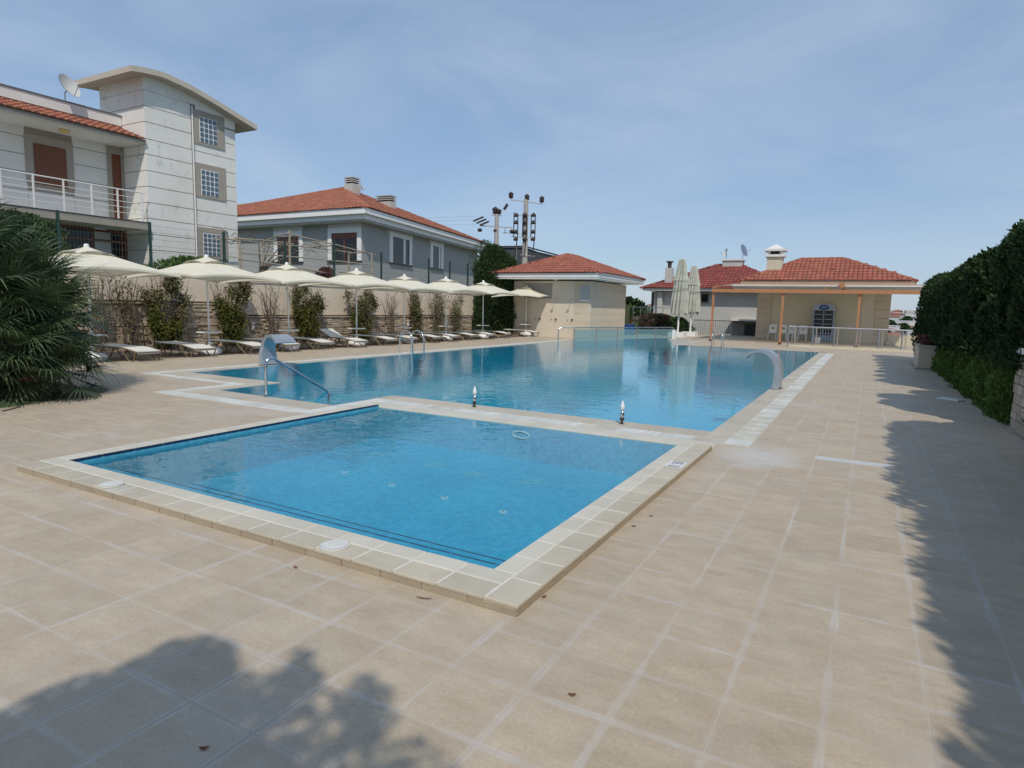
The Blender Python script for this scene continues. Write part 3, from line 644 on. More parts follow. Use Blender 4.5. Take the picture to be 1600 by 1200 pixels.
# ------------------------------------------------------------------ white house with stair tower
wh = thing('white_house', 'white rendered house with curved-roof stair tower, balcony and red tiled eave', 'house', (-26, 12, 2))
def panel(par, y0, y1, z0, z1, X=-24.5, mat=mWhiteWall): return MB().box(X - .03, X, y0, y1, z0, z1).build('wall_panel', mat, par)
MB().box(-27.4, -24.532, 15.1, 19.05, 1.8, 9.06).build('tower_core', mTaupe, wh)
MB().prism([(0, 0)] * 3, 0, 0) if False else None
lines = [2.1, 2.83, 3.43, 4.025, 4.62, 5.215, 5.82, 6.41, 7.01, 7.58, 8.20, 8.78, 9.39]
for i in range(len(lines) - 1):
    z0, z1 = lines[i] + .014, lines[i + 1] - .014
    zc = min(z1, 9.35)
    panel(wh, 15.08, 16.985, z0, zc)
    if z1 < 8.9: panel(wh, 17.055, 19.05, z0, z1)
    # side facing the camera
    MB().box(-27.4, -24.53, 15.07, 15.1, z0, zc).build('wall_panel', mWhiteWall, wh)
def roofz(y):
    pr = [(14.3, 9.70), (14.9, 9.80), (15.6, 9.86), (16.66, 9.74), (17.87, 9.47), (18.8, 9.22), (19.8, 8.97)]
    for (a, za), (b, zb) in zip(pr, pr[1:]):
        if a <= y <= b: return za + (zb - za) * (y - a) / (b - a)
    return pr[-1][1]
ys = np.linspace(14.35, 19.8, 24)
mb = MB()   # gable infill under the vault
sec = [y for y in ys if 15.1 <= y <= 19.05]
for ya, yb in zip([15.07] + sec, sec + [19.05]):
    if yb - ya < 1e-3: continue
    b = len(mb.v); 
    for X in (-27.4, -24.5): mb.v += [(X, ya, 8.84 if ya >= 17 else 9.36), (X, yb, 8.84 if ya >= 17 else 9.36), (X, yb, roofz(yb)), (X, ya, roofz(ya))]
    mb.f += [(b, b + 1, b + 2, b + 3), (b + 4, b + 5, b + 6, b + 7), (b, b + 4, b + 7, b + 3), (b + 1, b + 5, b + 6, b + 2)]
mb.build('tower_gable', mWhiteWall, wh)
mb = MB()
for k, y in enumerate(ys):
    z = roofz(y); mb.v += [(-28.0, y, z), (-24.0, y, z), (-24.0, y, z + .2), (-28.0, y, z + .2)]
    if k:
        a = 4 * (k - 1); b = 4 * k; mb.f += [(a, a + 1, b + 1, b)[::-1], (a + 1, a + 2, b + 2, b + 1), (a + 2, a + 3, b + 3, b + 2), (a + 3, a, b, b + 3)]
mb.f += [(0, 1, 2, 3), tuple(len(mb.v) - 4 + i for i in (3, 2, 1, 0))]
mb.build('vaulted_roof', mFascia, wh)
MB().cyl(-24.45, 17.02, 2, 9.3, .03, n=10).build('drain_pipe', mGreyLite, wh)
for (z0, z1) in ((7.87, 9.2), (5.76, 7.12), (3.2, 4.55)):
    f = MB().box(-24.5, -24.46, 17.08, 18.5, z0, z1).build('window_surround', mTaupe, wh)
    gz0, gz1 = z0 + .1 if z0 > 5 else z0 + .2, z1 - .24
    MB().box(-24.5, -24.45, 17.33, 18.13, gz0, gz1).build('block_grid', mTrim, f)
    for i in range(4):
        for j in range(5):
            w = .8 / 4; h = (gz1 - gz0) / 5; piece('glass_block', mGlassBlk, f, -24.449, -24.435, 17.33 + i * w + .022, 17.33 + (i + 1) * w - .022, gz0 + j * h + .022, gz0 + (j + 1) * h - .022)
# lower wing
MB().box(-33, -26.03, 2, 15.06, 4.4, 8.5).build('wing_core', mTaupe, wh)
MB().box(-33, -28.5, 2, 15.06, 1.8, 4.39).build('lower_wall', mPlainWhite, wh)
lz = [4.42, 5.215, 5.82, 6.41, 7.01, 7.6, 8.15]
for i in range(len(lz) - 1):
    z0, z1 = lz[i] + .014, lz[i + 1] - .014
    for (a, b) in ((2, 11.72), (13.24, 15.0)): MB().box(-26.03, -26.0, a, b, z0, z1).build('wall_panel', mPlainWhite, wh)
    if z1 < 5.5 or z0 > 7.1: MB().box(-26.03, -26.0, 11.73, 13.23, z0, z1).build('wall_panel', mPlainWhite, wh)
MB().box(-26.2, -25.95, 2, 15.05, 8.16, 8.52).build('parapet', mPlainWhite, wh); MB().box(-26.24, -25.91, 2, 15.05, 8.521, 8.56).build('parapet_flashing', M('dark_flashing', (.12, .13, .14), .5), wh)
f = MB().box(-26.03, -25.97, 11.70, 13.25, 5.45, 7.14).build('window_surround', mTaupe, wh)
sh = MB().box(-25.969, -25.955, 11.96, 13.0, 5.47, 6.86).build('roller_shutter', mWood, f)
for k in range(17): MB().box(-25.955, -25.948, 11.97, 12.99, 5.48 + k * .081, 5.48 + k * .081 + .07).build('shutter_slat', mWood, sh)
f = MB().box(-26.0, -25.94, 14.95, 15.05, 4.42, 7.3).box(-26.0, -25.94, 14.6, 14.95, 7.05, 7.3).box(-26.0, -25.94, 14.45, 14.6, 4.42, 7.3).build('door_surround', mTaupe, wh)
dr = MB().box(-26.0, -25.96, 14.6, 14.95, 4.42, 7.05).build('door', mWood, wh)
for k in range(20): MB().box(-25.96, -25.95, 14.62, 14.93, 4.5 + k * .125, 4.5 + k * .125 + .1).build('louvre_slat', mWood, dr)
# tiled eave
MB().prism([(-26.0, 2), (-24.5, 2), (-24.5, 15.04), (-26.0, 15.04)], 7.36, 7.46).build('soffit', mPlainWhite, wh)
MB().box(-24.5, -24.42, 2, 15.05, 7.34, 7.50).build('eave_gutter', mTaupe, wh)
tiled(wh, [[(-24.38, 2, 7.48), (-24.38, 15.04, 7.48), (-25.95, 15.04, 8.05), (-25.95, 2, 8.05)]], [], mRoof)
MB().lathe(-25.2, 12.6, [(.02, 7.24), (.14, 7.27), (.17, 7.33), (.17, 7.36)], 16).build('ceiling_lamp', M('opal_lamp', (.65, .52, .2), .4), wh, smooth=True)
# balcony
MB().box(-26.03, -24.35, 2, 14.95, 4.16, 4.40).build('balcony_slab', mPlainWhite, wh); MB().box(-24.349, -24.31, 2, 14.97, 4.15, 4.37).build('slab_fascia', mTaupe, wh)
MB().box(-24.35, -24.3, 2, 14.97, 4.401, 4.44).build('slab_edge', mBlk, wh)
rl = MB().tube([(-24.33, 2, 5.50), (-24.33, 14.88, 5.50)], .024, 8).build('balcony_rail', mGreyLite, wh)
for z in (4.68, 4.88, 5.08, 5.28): MB().tube([(-24.33, 2, z), (-24.33, 14.85, z)], .011, 5).build('rail_bar', mWhiteMetal, rl)
for y in (3.0, 3.9, 4.8, 5.7, 6.6, 7.5, 8.4, 9.3, 10.22, 11.13, 12.04, 12.94, 13.84, 14.74): MB().box(-24.355, -24.30, y - .020, y + .020, 4.40, 5.49).build('baluster', mGreyLite, rl)
# ground floor glazing under the balcony
f = MB()
for y in (12.7, 13.78, 14.86, 15.02): f.box(-26.06, -25.98, y - .05, y + .05, 1.9, 4.16)
for z in (2.1, 2.9, 3.72, 4.10): f.box(-26.055, -25.985, 12.75, 15.0, z - .05, z + .05)
ff = f.build('window_frame', mWood, wh)
for (a, b) in ((12.75, 13.73), (13.83, 14.81), (14.91, 14.97)):
    for (c, d) in ((2.15, 2.85), (2.95, 3.67), (3.77, 4.05)):
        MB().box(-26.03, -26.01, a, b, c, d).build('pane', mGlass, ff)
MB().box(-26.008, -25.99, 13.85, 14.45, 2.2, 4.04).build('curtain', mCurtain, ff)
MB().box(-28.5, -26.1, 2, 15.02, 1.8, 1.95).build('terrace_floor', mConcrete, wh); MB().box(-26.1, -24.6, 4.0, 4.3, 1.9, 4.15).build('pillar', mPlainWhite, wh)
MB().box(-28.3, -26.09, 12.62, 12.7, 1.95, 4.15).build('side_wall', mWood, wh)
# dish
mDish = M('dish_grey', (.58, .58, .55), .6)
ds = thing('satellite_dish', 'white satellite dish with feed arm on the parapet of the white house', 'satellite dish', (-26, 13.05, 8.5))
def dish(t, c, n, r, deep=.16, mat=mWhitePl):
    n = Vector(n).normalized(); a = n.orthogonal().normalized(); b = n.cross(a); mb = MB(); c = Vector(c)
    for k in range(5):
        rr = r * k / 4
        for j in range(20):
            q = j * math.pi / 10; mb.v.append(tuple(c + (a * math.cos(q) + b * math.sin(q)) * max(rr, .002) + n * deep * (k / 4) ** 2))
            if k: i0_ = (k - 1) * 20 + j; i1_ = (k - 1) * 20 + (j + 1) % 20; mb.f.append((i0_, i1_, i1_ + 20, i0_ + 20))
    m0 = len(mb.v)
    mb.v += [tuple(Vector(v) - n * .012) for v in mb.v[:m0]]; mb.f += [tuple(q + m0 for q in f[::-1]) for f in mb.f]
    mb.build('reflector', mat, t, smooth=True); up_ = Vector((0, 0, 1)); dn = (-(up_ - n * up_.dot(n))).normalized()
    e = c + n * r * 1.25 + dn * r * .25
    MB().tube([c + dn * r * .95 + n * deep, e], .014, 6).build('feed_arm', mSteelB, t); MB().tube([e - n * .02, e - n * .11], .035, 8).build('feed_horn', mWhitePl, t)
dish(ds, (-25.75, 13.05, 9.0), (1, .38, .5), .42, .13, mDish)
MB().tube([(-26.0, 13.1, 8.2), (-26.02, 13.1, 8.85), (-25.78, 13.12, 8.95)], .025, 8).build('mast', mSteelB, ds)

# pink house sliver between
ph = thing('pink_house', 'pink rendered block with flat cap seen between the white tower and the grey house', 'house', (-40, 34, 2))
MB().box(-46, -40.8, 33, 38, 0, 8.55).build('wall', mPink, ph); MB().box(-46.1, -40.7, 32.9, 38.1, 8.551, 8.75).build('roof_cap', mFascia, ph)

# ------------------------------------------------------------------ grey house
gh = thing('grey_house', 'grey house with white eaves, white window frames and red hip roof behind the parasols', 'house', (-27, 29.7, 2))
Cn = Vector((-27.0, 29.67)); dR = Vector((-.207, .978)).normalized(); nR = Vector((dR.y, -dR.x))
def gR(s, o=0): p = Cn + dR * s + nR * o; return (p.x, p.y)
LR = 20.0; LL = -41.0
fp = [(LL, 29.67), tuple(Cn), gR(LR), (LL - 4, gR(LR)[1])]
MB().prism(fp, 1.0, 6.45).build('wall', mGreyWall, gh)
# pale bands above and beside the windows
for (a, b) in ((-29.85, -26.95 - .0), (-34.75, -31.8)):
    pass
for (a, b) in ((-29.72, -27.02), (-34.63, -31.92)):
    MB().box(a + .02, b - .02, 29.64, 29.669, 5.84, 6.44).build('pale_band', mGreyLite, gh)
for (a, b) in ((3.3, 6.9), (9.7, 12.4)):
    MB().prism([gR(a, .0), gR(b, .0), gR(b, .03), gR(a, .03)], 6.1, 6.44).build('pale_band', mGreyLite, gh)
def gwinL(x0, x1, z0, z1):
    f = MB().box(x0, x0 + .3, 29.6, 29.67, z0, z1).box(x1 - .3, x1, 29.6, 29.67, z0, z1).box(x0, x1, 29.599, 29.67, z1, z1 + .32).build('window_frame', mTrim, gh)
    MB().box(x0 + .3, x1 - .3, 29.655, 29.675, z0, z1).build('pane', mGlass, f)
    MB().box((x0 + x1) / 2 - .04, (x0 + x1) / 2 + .04, 29.63, 29.66, z0, z1).build('mullion', mWood, f); MB().box(x0 + .3, x1 - .3, 29.635, 29.66, z1 - .35, z1).build('shutter_box', mWood, f)
    MB().box(x0 - .05, x1 + .05, 29.55, 29.67, z0 - .07, z0).build('sill', mBlk, f)
gwinL(-29.72, -27.02, 4.12, 5.80); gwinL(-34.55, -31.95, 4.12, 5.72)
def gwinR(a, b, z0, z1, fr=.42):
    f = MB().prism([gR(a, 0), gR(a + fr, 0), gR(a + fr, .07), gR(a, .07)], z0, z1).prism([gR(b - fr, 0), gR(b, 0), gR(b, .07), gR(b - fr, .07)], z0, z1).prism([gR(a, 0), gR(b, 0), gR(b, .071), gR(a, .071)], z1, z1 + .3).build('window_frame', mTrim, gh)
    MB().prism([gR(a + fr, -.02), gR(b - fr, -.02), gR(b - fr, .015), gR(a + fr, .015)], z0, z1).build('pane', mGlass, f)
    m = (a + b) / 2 + .35; MB().prism([gR(m, .015), gR(m + .3, .015), gR(m + .3, .045), gR(m, .045)], z0, z1).build('blind_edge', mTrim, f)
    MB().prism([gR(a - .05, 0), gR(b + .05, 0), gR(b + .05, .13), gR(a - .05, .13)], z0 - .07, z0).build('sill', mBlk, f)
gwinR(3.45, 6.72, 4.3, 5.98); gwinR(9.83, 12.23, 4.36, 6.0)
# eaves
def gpoly(o): 
    q = Cn + Vector((0, 0)); c0 = (gR(0, o)[0] + o * .25, 29.67 - o); return [(LL - 1, 29.67 - o), c0, (gR(LR + o, o)), (LL - 5, gR(LR + o, 0)[1])]
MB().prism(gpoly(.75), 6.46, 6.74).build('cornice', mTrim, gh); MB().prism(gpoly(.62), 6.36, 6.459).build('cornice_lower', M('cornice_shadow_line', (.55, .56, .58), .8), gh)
MB().prism(gpoly(.95), 6.741, 7.06).build('gutter_band', mTrim, gh)
e = gpoly(1.0); ap = (-34.6, 36.0, 9.95); ap2 = (-35.6, 38.0, 9.9); E0 = (e[1][0], e[1][1], 7.07); E1 = (e[2][0], e[2][1], 7.07); EL = (e[0][0] - 5, e[0][1], 7.07)
EB = (e[3][0] - 3, e[3][1], 7.07)
tiled(gh, [[EL, E0, ap], [E0, E1, ap2, ap], [E1, EB, ap2]], [(E0, ap), (EL, ap), (E1, ap2), (ap, ap2)], mRoof, .3, .42)
def chimney(par, x, y, z0, z1, w, d, mat, n=3):
    c = MB().box(x - w / 2, x + w / 2, y - d / 2, y + d / 2, z0, z1).build('chimney', mat, par)
    for k in range(n): MB().box(x - w / 2 - .04, x + w / 2 + .04, y - d / 2 - .04, y + d / 2 + .04, z1 + .1 + k * .14, z1 + .16 + k * .14).build('chimney_slab', mat, c)
    MB().box(x - w / 2 + .1, x + w / 2 - .1, y - d / 2 + .1, y + d / 2 - .1, z1, z1 + .1 + (n - 1) * .14 + .03).build('flue', mDark, c)
chimney(gh, -32.9, 35.2, 8.2, 9.95, .75, .75, mGreyCream); chimney(gh, -32.0, 37.8, 7.9, 9.05, 1.3, .7, mGreyCream)
ds = thing('satellite_dish', 'small satellite dish beside the left chimney of the grey house roof', 'satellite dish', (-32, 35.4, 9))
dish(ds, (-32.2, 35.3, 9.75), (.9, .7, .35), .3, .1); MB().tube([(-32.3, 35.3, 8.6), (-32.25, 35.3, 9.7)], .025, 6).build('mast', mSteelB, ds)
# ---- bare pole trellis behind the fence
tr = thing('pole_trellis', 'rustic trellis of bare poles with leafless vine in front of the grey house', 'trellis', (-22, 21, 2))
for (x, y, z) in ((-22, 17.2, 4.05), (-22, 19.7, 4.6), (-22, 24.9, 4.1), (-24.0, 20.0, 4.15), (-24.0, 25.4, 4.2)): MB().tube([(x, y, 2.0), (x + random.uniform(-.05, .05), y, z)], [.055, .042], 7).build('post', mLimb, tr)
for a, b in (((-22, 17.0, 3.98), (-22, 19.9, 4.05)), ((-22, 17.2, 3.45), (-22, 24.9, 3.50)), ((-22, 19.6, 4.45), (-22.1, 25.3, 4.0)), ((-22, 17.1, 3.2), (-22, 22.0, 2.9)), ((-24, 19.8, 4.15), (-24, 25.6, 4.2)), ((-22, 19.7, 4.5), (-24, 20.0, 4.2)), ((-22, 24.9, 4.05), (-24, 25.4, 4.15)), ((-22, 22.6, 3.0), (-22, 25.2, 3.1)), ((-22, 22.3, 4.2), (-24, 22.8, 4.2)), ((-22, 17.2, 3.9), (-24, 17.5, 4.1)), ((-24, 17.5, 4.1), (-24, 20, 4.15))):
    MB().tube([a, ((a[0] + b[0]) / 2, (a[1] + b[1]) / 2, (a[2] + b[2]) / 2 + .04), b], .032, 6).build('pole', mLimb, tr)
mb = MB()
for k in range(60):
    x = random.uniform(-24, -21.8); y = random.uniform(17, 25); z = 4.2 + random.uniform(-.5, .25) ; d = Vector((random.uniform(-.4, .4), random.uniform(-1, 1), random.uniform(-.2, .2))); mb.tube([(x, y, z), (x + d.x * .5, y + d.y * .5, z + d.z * .5 + .1), (x + d.x, y + d.y, z + d.z)], .012, 4)
for k in range(5): mb.tube([(-22.3, 18.2, 2), (-22.3, 18.4 + .1 * k, 3), (-22.4 - .2 * k, 18.4 + .8 * k, 4.1)], [.06, .04, .015], 5)
tag(mb.build('vine_stems', mTwig, tr), kind='stuff')

# ------------------------------------------------------------------ shower building
sb = thing('shower_building', 'low beige shower building with red hip roof at the far end of the lounger row', 'building', (-15, 33, 0))
MB().box(-17.75, -13.05, 32.0, 37.6, -.5, 3.05).build('wall', mBeige, sb)
for k in range(7):
    z0 = .02 + k * .43
    MB().box(-13.05, -13.03, 32.02, 37.58, z0, z0 + .42).build('cladding_panel', mBeigeDk, sb)
    MB().box(-14.0, -13.06, 31.98, 32.0, z0, z0 + .42).build('cladding_panel', mBeigeDk, sb)
    MB().box(-17.73, -16.6, 31.98, 32.0, z0, z0 + .42).build('cladding_panel', mBeigeDk, sb)
MB().box(-17.0, -15.35, 31.95, 32.0, 2.1, 2.9).build('louvre_vent', mTaupe, sb)
for k in range(8): MB().box(-16.95, -15.4, 31.93, 31.95, 2.13 + k * .095, 2.13 + k * .095 + .06).build('louvre_slat', mTaupe, sb)
w_ = MB().box(-14.0 + .35, -13.1, 31.94, 31.975, 2.05, 2.8).build('window', M('frosted_pane', (.36, .38, .38), .3), sb); MB().box(-13.65, -13.1, 31.935, 31.94, 2.0, 2.05).build('sill', mTrim, w_)
for x in (-16.02, -15.04, -14.08):
    s = MB().tube([(x, 32.0, 2.06), (x, 31.8, 2.1), (x - .0, 31.62, 2.02)], .014, 6).build('shower_arm', mSteel, sb); MB().lathe(x, 31.61, [(.02, 2.03), (.07, 1.99), (.072, 1.975)], 12).build('shower_head', mSteel, s)
    v = MB().box(x - .05, x + .05, 31.95, 32.0, .92, 1.02).build('shower_valve', mSteel, sb); MB().tube([(x, 31.96, .97), (x + .02, 31.85, .93)], .018, 6).build('valve_lever', mBlk, v); MB().tube([(x - .28, 32, .95), (x - .28, 31.95, .95)], .02, 8).build('valve_knob', mBlk, v)
MB().box(-18.55, -12.25, 31.1, 38.4, 3.12, 3.2).build('soffit', mPlainWhite, sb); MB().box(-18.58, -12.22, 31.07, 38.43, 3.2, 3.42).build('fascia', mPlainWhite, sb)
for x, y in ((-14.9, 31.5), (-12.65, 33.2)): MB().lathe(x, y, [(.02, 3.05), (.1, 3.07), (.11, 3.119)], 12).build('ceiling_lamp', mWhitePl, sb)
a, b, c, d = (-18.65, 31.0, 3.43), (-12.15, 31.0, 3.43), (-12.15, 38.5, 3.43), (-18.65, 38.5, 3.43); r1, r2 = (-15.5, 34.2, 4.68), (-15.5, 35.6, 4.68)
tiled(sb, [[a, b, r1], [b, c, r2, r1], [d, a, r1, r2]], [(a, r1), (b, r1), (c, r2), (d, r2), (r1, r2)], mRoof2, .24, .36)
MB().box(-16.4, -16.25, 32.9, 33.05, 3.9, 4.1).build('roof_vent', mBlk, sb)

# dark grey gabled building behind the pylons
dg = thing('dark_grey_building', 'dark grey gabled building behind the power poles', 'building', (-32, 60, 0))
o = MB(); pts = [(-36.2, 58.0, 1), (-29.5, 58.0, 1), (-29.5, 58.0, 7.1), (-31.0, 58, 7.6), (-36.2, 58, 7.65)]
o.poly(pts).poly([(p[0] - 2, p[1] + 8, p[2]) for p in pts][::-1]); 
for i in range(5): p, q = pts[i], pts[(i + 1) % 5]; o.poly([q, p, (p[0] - 2, p[1] + 8, p[2]), (q[0] - 2, q[1] + 8, q[2])])
o.build('wall', mSlate, dg)
o = MB().tube([(-36.3, 57.9, 7.72), (-31.0, 57.9, 7.68), (-26.8, 57.9, 6.6)], .1, 4).build('roof_edge', mBlk, dg)
MB().poly([(-29.5, 58, 1), (-26.8, 58, 1), (-26.8, 58, 6.5), (-29.5, 58, 7.1)]).box(-29.5, -26.8, 58.01, 64, 1, 6.4).build('wing', mSlate, dg)

# power poles
def insul(mb, x, y, z, r=.17, h=.42):
    r *= 1.25; h *= 1.1
    mb.lathe(x, y, [(.03, z), (r * .6, z + .04), (r, z + h * .3), (r * .7, z + h * .45), (r, z + h * .6), (r * .95, z + h * .75), (r * .3, z + h)], 8)
pa = thing('power_pole', 'tall concrete power pole with stacked switchgear, right of the pair', 'power pole', (-28.25, 52.9, -2), 'power poles')
MB().tube([(-28.25, 52.9, -2), (-28.28, 52.9, 11.4)], [.36, .21], 8).build('pole', mConcrete, pa)
ax = MB().tube([(-29.7, 52.45, 11.35), (-26.85, 53.35, 10.95)], .05, 4).build('crossarm', mConcrete, pa)
for k, u in enumerate((0, .52, 1)):
    mb = MB(); x = -29.65 + u * 2.75; y = 52.47 + u * .86; z = 11.45 - u * .4; insul(mb, x, y, z, .2, .55); mb.build('insulator', mBlk, pa)
for sx in (-.75, .05, .8):
    mb = MB(); x = -28.35 + sx; y = 52.6 + sx * .3
    mb.tube([(x - .12, y, 10.1 - sx * .1), (x - .12, y, 7.9)], .05, 4); mb.tube([(x + .28, y, 9.9), (x + .3, y, 8.2), (x + .1, y, 6.2)], .05, 4)
    mb.build('switch_rod', mBlk, pa)
    for z in (9.85, 9.2, 8.35, 7.7):
        mb = MB(); mb.tube([(x - .1, y, z), (x + .12, y, z + .1), (x + .3, y, z + .02)], [.09, .22, .10], 7); mb.build('insulator', mBlk, pa)
for z, a, b in ((9.95, -.9, 1.1), (8.0, -1.1, 1.1), (6.35, -.25, 1.05), (8.35, -1.9, -.2)): MB().tube([(-28.3 + a, 52.6 + a * .3, z), (-28.3 + b, 52.6 + b * .3, z - .12)], .04, 4).build('crossarm', mConcrete, pa)
MB().tube([(-30.1, 52.3, 8.3), (-30.1, 52.3, 8.75)], .03, 4).build('arm_tip', mBlk, pa)
MB().tube([(-28.95, 52.6, 8), (-29.05, 52.6, 2)], .02, 4).build('down_cable', mConcrete, pa); MB().tube([(-29.9, 52.3, 10.95), (-30.2, 52.2, 10.45)], .13, 7).build('hanging_insulator', mBlk, pa)
pb = thing('power_pole', 'shorter concrete power pole with small crossarm, left of the pair', 'power pole', (-30.5, 51.6, -2), 'power poles')
MB().tube([(-30.5, 51.6, -2), (-30.6, 51.6, 9.95)], [.33, .19], 8).build('pole', mConcrete, pb)
MB().tube([(-32.1, 51.1, 8.95), (-29.2, 52.0, 8.75)], .06, 4).build('crossarm', mConcrete, pb)
for u in (0, .5, 1):
    mb = MB(); mb.ell((-32.1 + 2.9 * u, 51.1 + .9 * u, 8.55 - .12 * u), (.24, .24, .18), 8, 5); mb.build('insulator', mBlk, pb)
mb = MB(); insul(mb, -30.75, 51.55, 9.98, .24, .6); insul(mb, -30.4, 51.65, 9.95, .2, .45); mb.build('insulator', mBlk, pb)
MB().tube([(-31.05, 51.4, 9.9), (-30.15, 51.8, 9.85)], .06, 4).build('crossarm', mConcrete, pb)
for k in range(3): MB().tube([(-32.7 + .35 * k, 50.9, 9.35 - .2 * k), (-31.8 + .3 * k, 51.2, 9.75 - .22 * k)], .08, 6).build('string_insulator', mBlk, pb)
MB().tube([(-30.8, 51.4, 7.1), (-31.05, 51.4, 6.8), (-31.1, 51.4, 5.7), (-30.8, 51.4, 5.4)], .09, 6).build('cable_loop', mBlk, pb)
for k, (z, zz) in enumerate(((9.5, 9.9), (9.1, 9.5), (9.8, 10.2))):
    mb = MB(); A = Vector((-32.4, 51, z)); B = Vector((-75, 38.5, zz + 4)); mb.tube([A.lerp(B, t) - Vector((0, 0, 4 * t * (1 - t) * 1.6)) for t in np.linspace(0, 1, 14)], .008, 3)
    o = tag(mb.build('power_line', mBlk), ('thin power line running left from the shorter pole, %s of three' % ('middle', 'lowest', 'topmost')[k]), 'power line', 'power lines left of the poles')
o = tag(MB().tube([(-29.9, 52.3, 11.0), (-30.3, 52, 10.4), (-30.7, 51.7, 10.2)], .015, 3).build('power_line', mBlk), 'short slack cable joining the two power poles', 'power line')

# ------------------------------------------------------------------ house behind the far deck
mh = thing('cream_house', 'pale house with dark red hip roof behind the two closed parasols', 'house', (-11, 50, 0))
MB().box(-15.0, -5.2, 50.0, 57, -3.0, 3.1).build('wall', mGreyCream, mh); MB().box(-15.4, -15.0, 50.6, 56, -3.0, 3.05).build('side_bay', M('dark_bay', (.12, .12, .13), .8), mh)
MB().box(-14.6, -14.25, 49.6, 49.98, -2, 3.05).build('pillar', mGreyCream, mh)
MB().box(-15.75, -4.6, 49.2, 57.6, 3.12, 3.3).build('eave', mPlainWhite, mh)
f = MB().box(-11.38, -10.7, 49.93, 50.0, 2.2, 3.0).build('window_frame', mTaupe, mh); MB().box(-11.28, -10.8, 49.91, 49.94, 2.32, 2.9).build('pane', mGlass, f)
MB().box(-8.9, -6.2, 49.3, 50.0, .95, 1.1).build('ledge', mPlainWhite, mh); MB().box(-8.9, -6.6, 49.98, 49.999, -2, .94).build('recess', mTaupe, mh); f = MB().box(-8.0, -6.3, 49.85, 49.97, -.05, .75).build('garage_window', mDark, mh)
bal = MB().box(-16.2, -13.2, 48.6, 49.9, .9, 1.05).box(-16.2, -13.2, 48.65, 49.9, -3, .899).build('balcony', mGreyCream, mh)
[MB().tube([(x, 48.57, 1.05), (x, 48.57, 1.8)], .02, 5).build('baluster', mSteelB, bal) for x in (-16.2, -15.6, -15.0, -14.4, -13.8, -13.2)]; MB().tube([(-16.2, 48.57, 1.8), (-13.2, 48.57, 1.8)], .03, 6).build('balcony_rail', mSteelB, bal)
a, b, c, d = (-15.9, 49.1, 3.31), (-4.5, 49.1, 3.31), (-4.5, 57.7, 3.31), (-15.9, 57.7, 3.31); r1, r2 = (-11.0, 53.4, 5.35), (-9.2, 53.4, 5.35)
tiled(mh, [[a, b, r2, r1], [b, c, r2], [d, a, r1]], [(a, r1), (b, r2), (r1, r2), (d, r1)], M('dark_red_tile', (.27, .065, .05), .8, (.2, .05, .04), 3, 1, .2, 40, rnd=.15), .28, .4)
c = MB().box(-14.2, -13.65, 49.9, 50.4, 3.4, 4.9).build('chimney', mGreyCream, mh); MB().lathe(-13.93, 50.15, [(.15, 4.9), (.15, 5.3), (.3, 5.35), (.3, 5.42)], 10).build('cowl', mBlk, c)
c = MB().box(-10.5, -9.0, 52.9, 53.9, 5.0, 5.62).build('chimney', mGreyCream, mh); MB().box(-10.6, -8.9, 52.8, 54.0, 5.621, 5.72).build('chimney_cap', mPlainWhite, c)
for k, (x, nn, r, lab) in enumerate(((-10.3, (-.8, -.5, .4), .34, 'white satellite dish tipped left on the wide chimney of the cream house'), (-9.05, (.9, -.25, .35), .5, 'larger grey satellite dish seen edge-on at the right of the wide chimney'))):
    t = thing('satellite_dish', lab, 'satellite dish', (x, 53.3, 5.7)); MB().tube([(x, 53.3, 5.72), (x, 53.3, 6.2)], .025, 6).build('mast', mSteelB, t); dish(t, (x, 53.2, 6.25 + .15 * k), nn, r, .12, mWhitePl if k == 0 else mSteelB)
# dark bar railing far
fr_ = thing('steel_bar_railing', 'thin dark upright bar railing in front of the cream house', 'railing', (-9.5, 45, 0))
MB().tube([(-10.6, 45, 1.0), (-5.8, 45, 1.0)], .025, 5).build('top_rail', mBlk, fr_)
for k in range(40): MB().tube([(-10.6 + k * .123, 45, .0), (-10.6 + k * .123, 45, .99)], .011, 4).build('bar', mBlk, fr_)

# ------------------------------------------------------------------ bar building + pergola
bb = thing('pool_bar', 'cream pool bar building with red tiled hip roof and white capped chimney', 'building', (-2.7, 42, 0))
MB().box(-6.05, 1.0, 42.0, 47, -.5, 2.95).build('wall', mCreamW, bb)
for k in range(6):
    z0 = .02 + k * .48
    MB().box(-6.07, -5.25, 41.93, 42.0, z0, z0 + .465).build('cladding_panel', mBeigeDk, bb); MB().box(.28, 1.02, 41.93, 42.0, z0, z0 + .465).build('cladding_panel', mBeigeDk, bb)
MB().box(-.4, .279, 41.96, 42.0, .0, 2.9).build('side_panel', mBeige, bb)
MB().box(-7.0, 2.1, 41.0, 47.9, 3.3, 3.52).build('fascia', mOchre, bb)
MB().box(-6.9, 2.0, 41.05, 47.8, 3.1, 3.299).build('soffit', mPlainWhite, bb)
a, b, c, d = (-7.0, 40.95, 3.53), (2.15, 40.95, 3.53), (2.15, 48, 3.53), (-7.0, 48, 3.53); r1, r2 = (-3.95, 43.6, 4.98), (-1.6, 43.6, 4.98)
tiled(bb, [[a, b, r2, r1], [b, c, r2], [d, a, r1]], [(a, r1), (b, r2), (r1, r2), (d, r1), (c, r2)], mRoof2, .24, .36)
MB().box(-2.15, -2.0, 42.0, 42.15, 4.1, 4.25).build('roof_vent', mBlk, bb)
c = MB().box(-5.72, -4.86, 42.1, 42.9, 3.6, 5.0).build('chimney', mCreamW, bb); MB().box(-5.85, -4.73, 41.97, 43.03, 5.001, 5.14).build('chimney_slab', mPlainWhite, c); MB().box(-5.6, -4.98, 42.22, 42.78, 5.14, 5.34).build('flue', mDark, c)
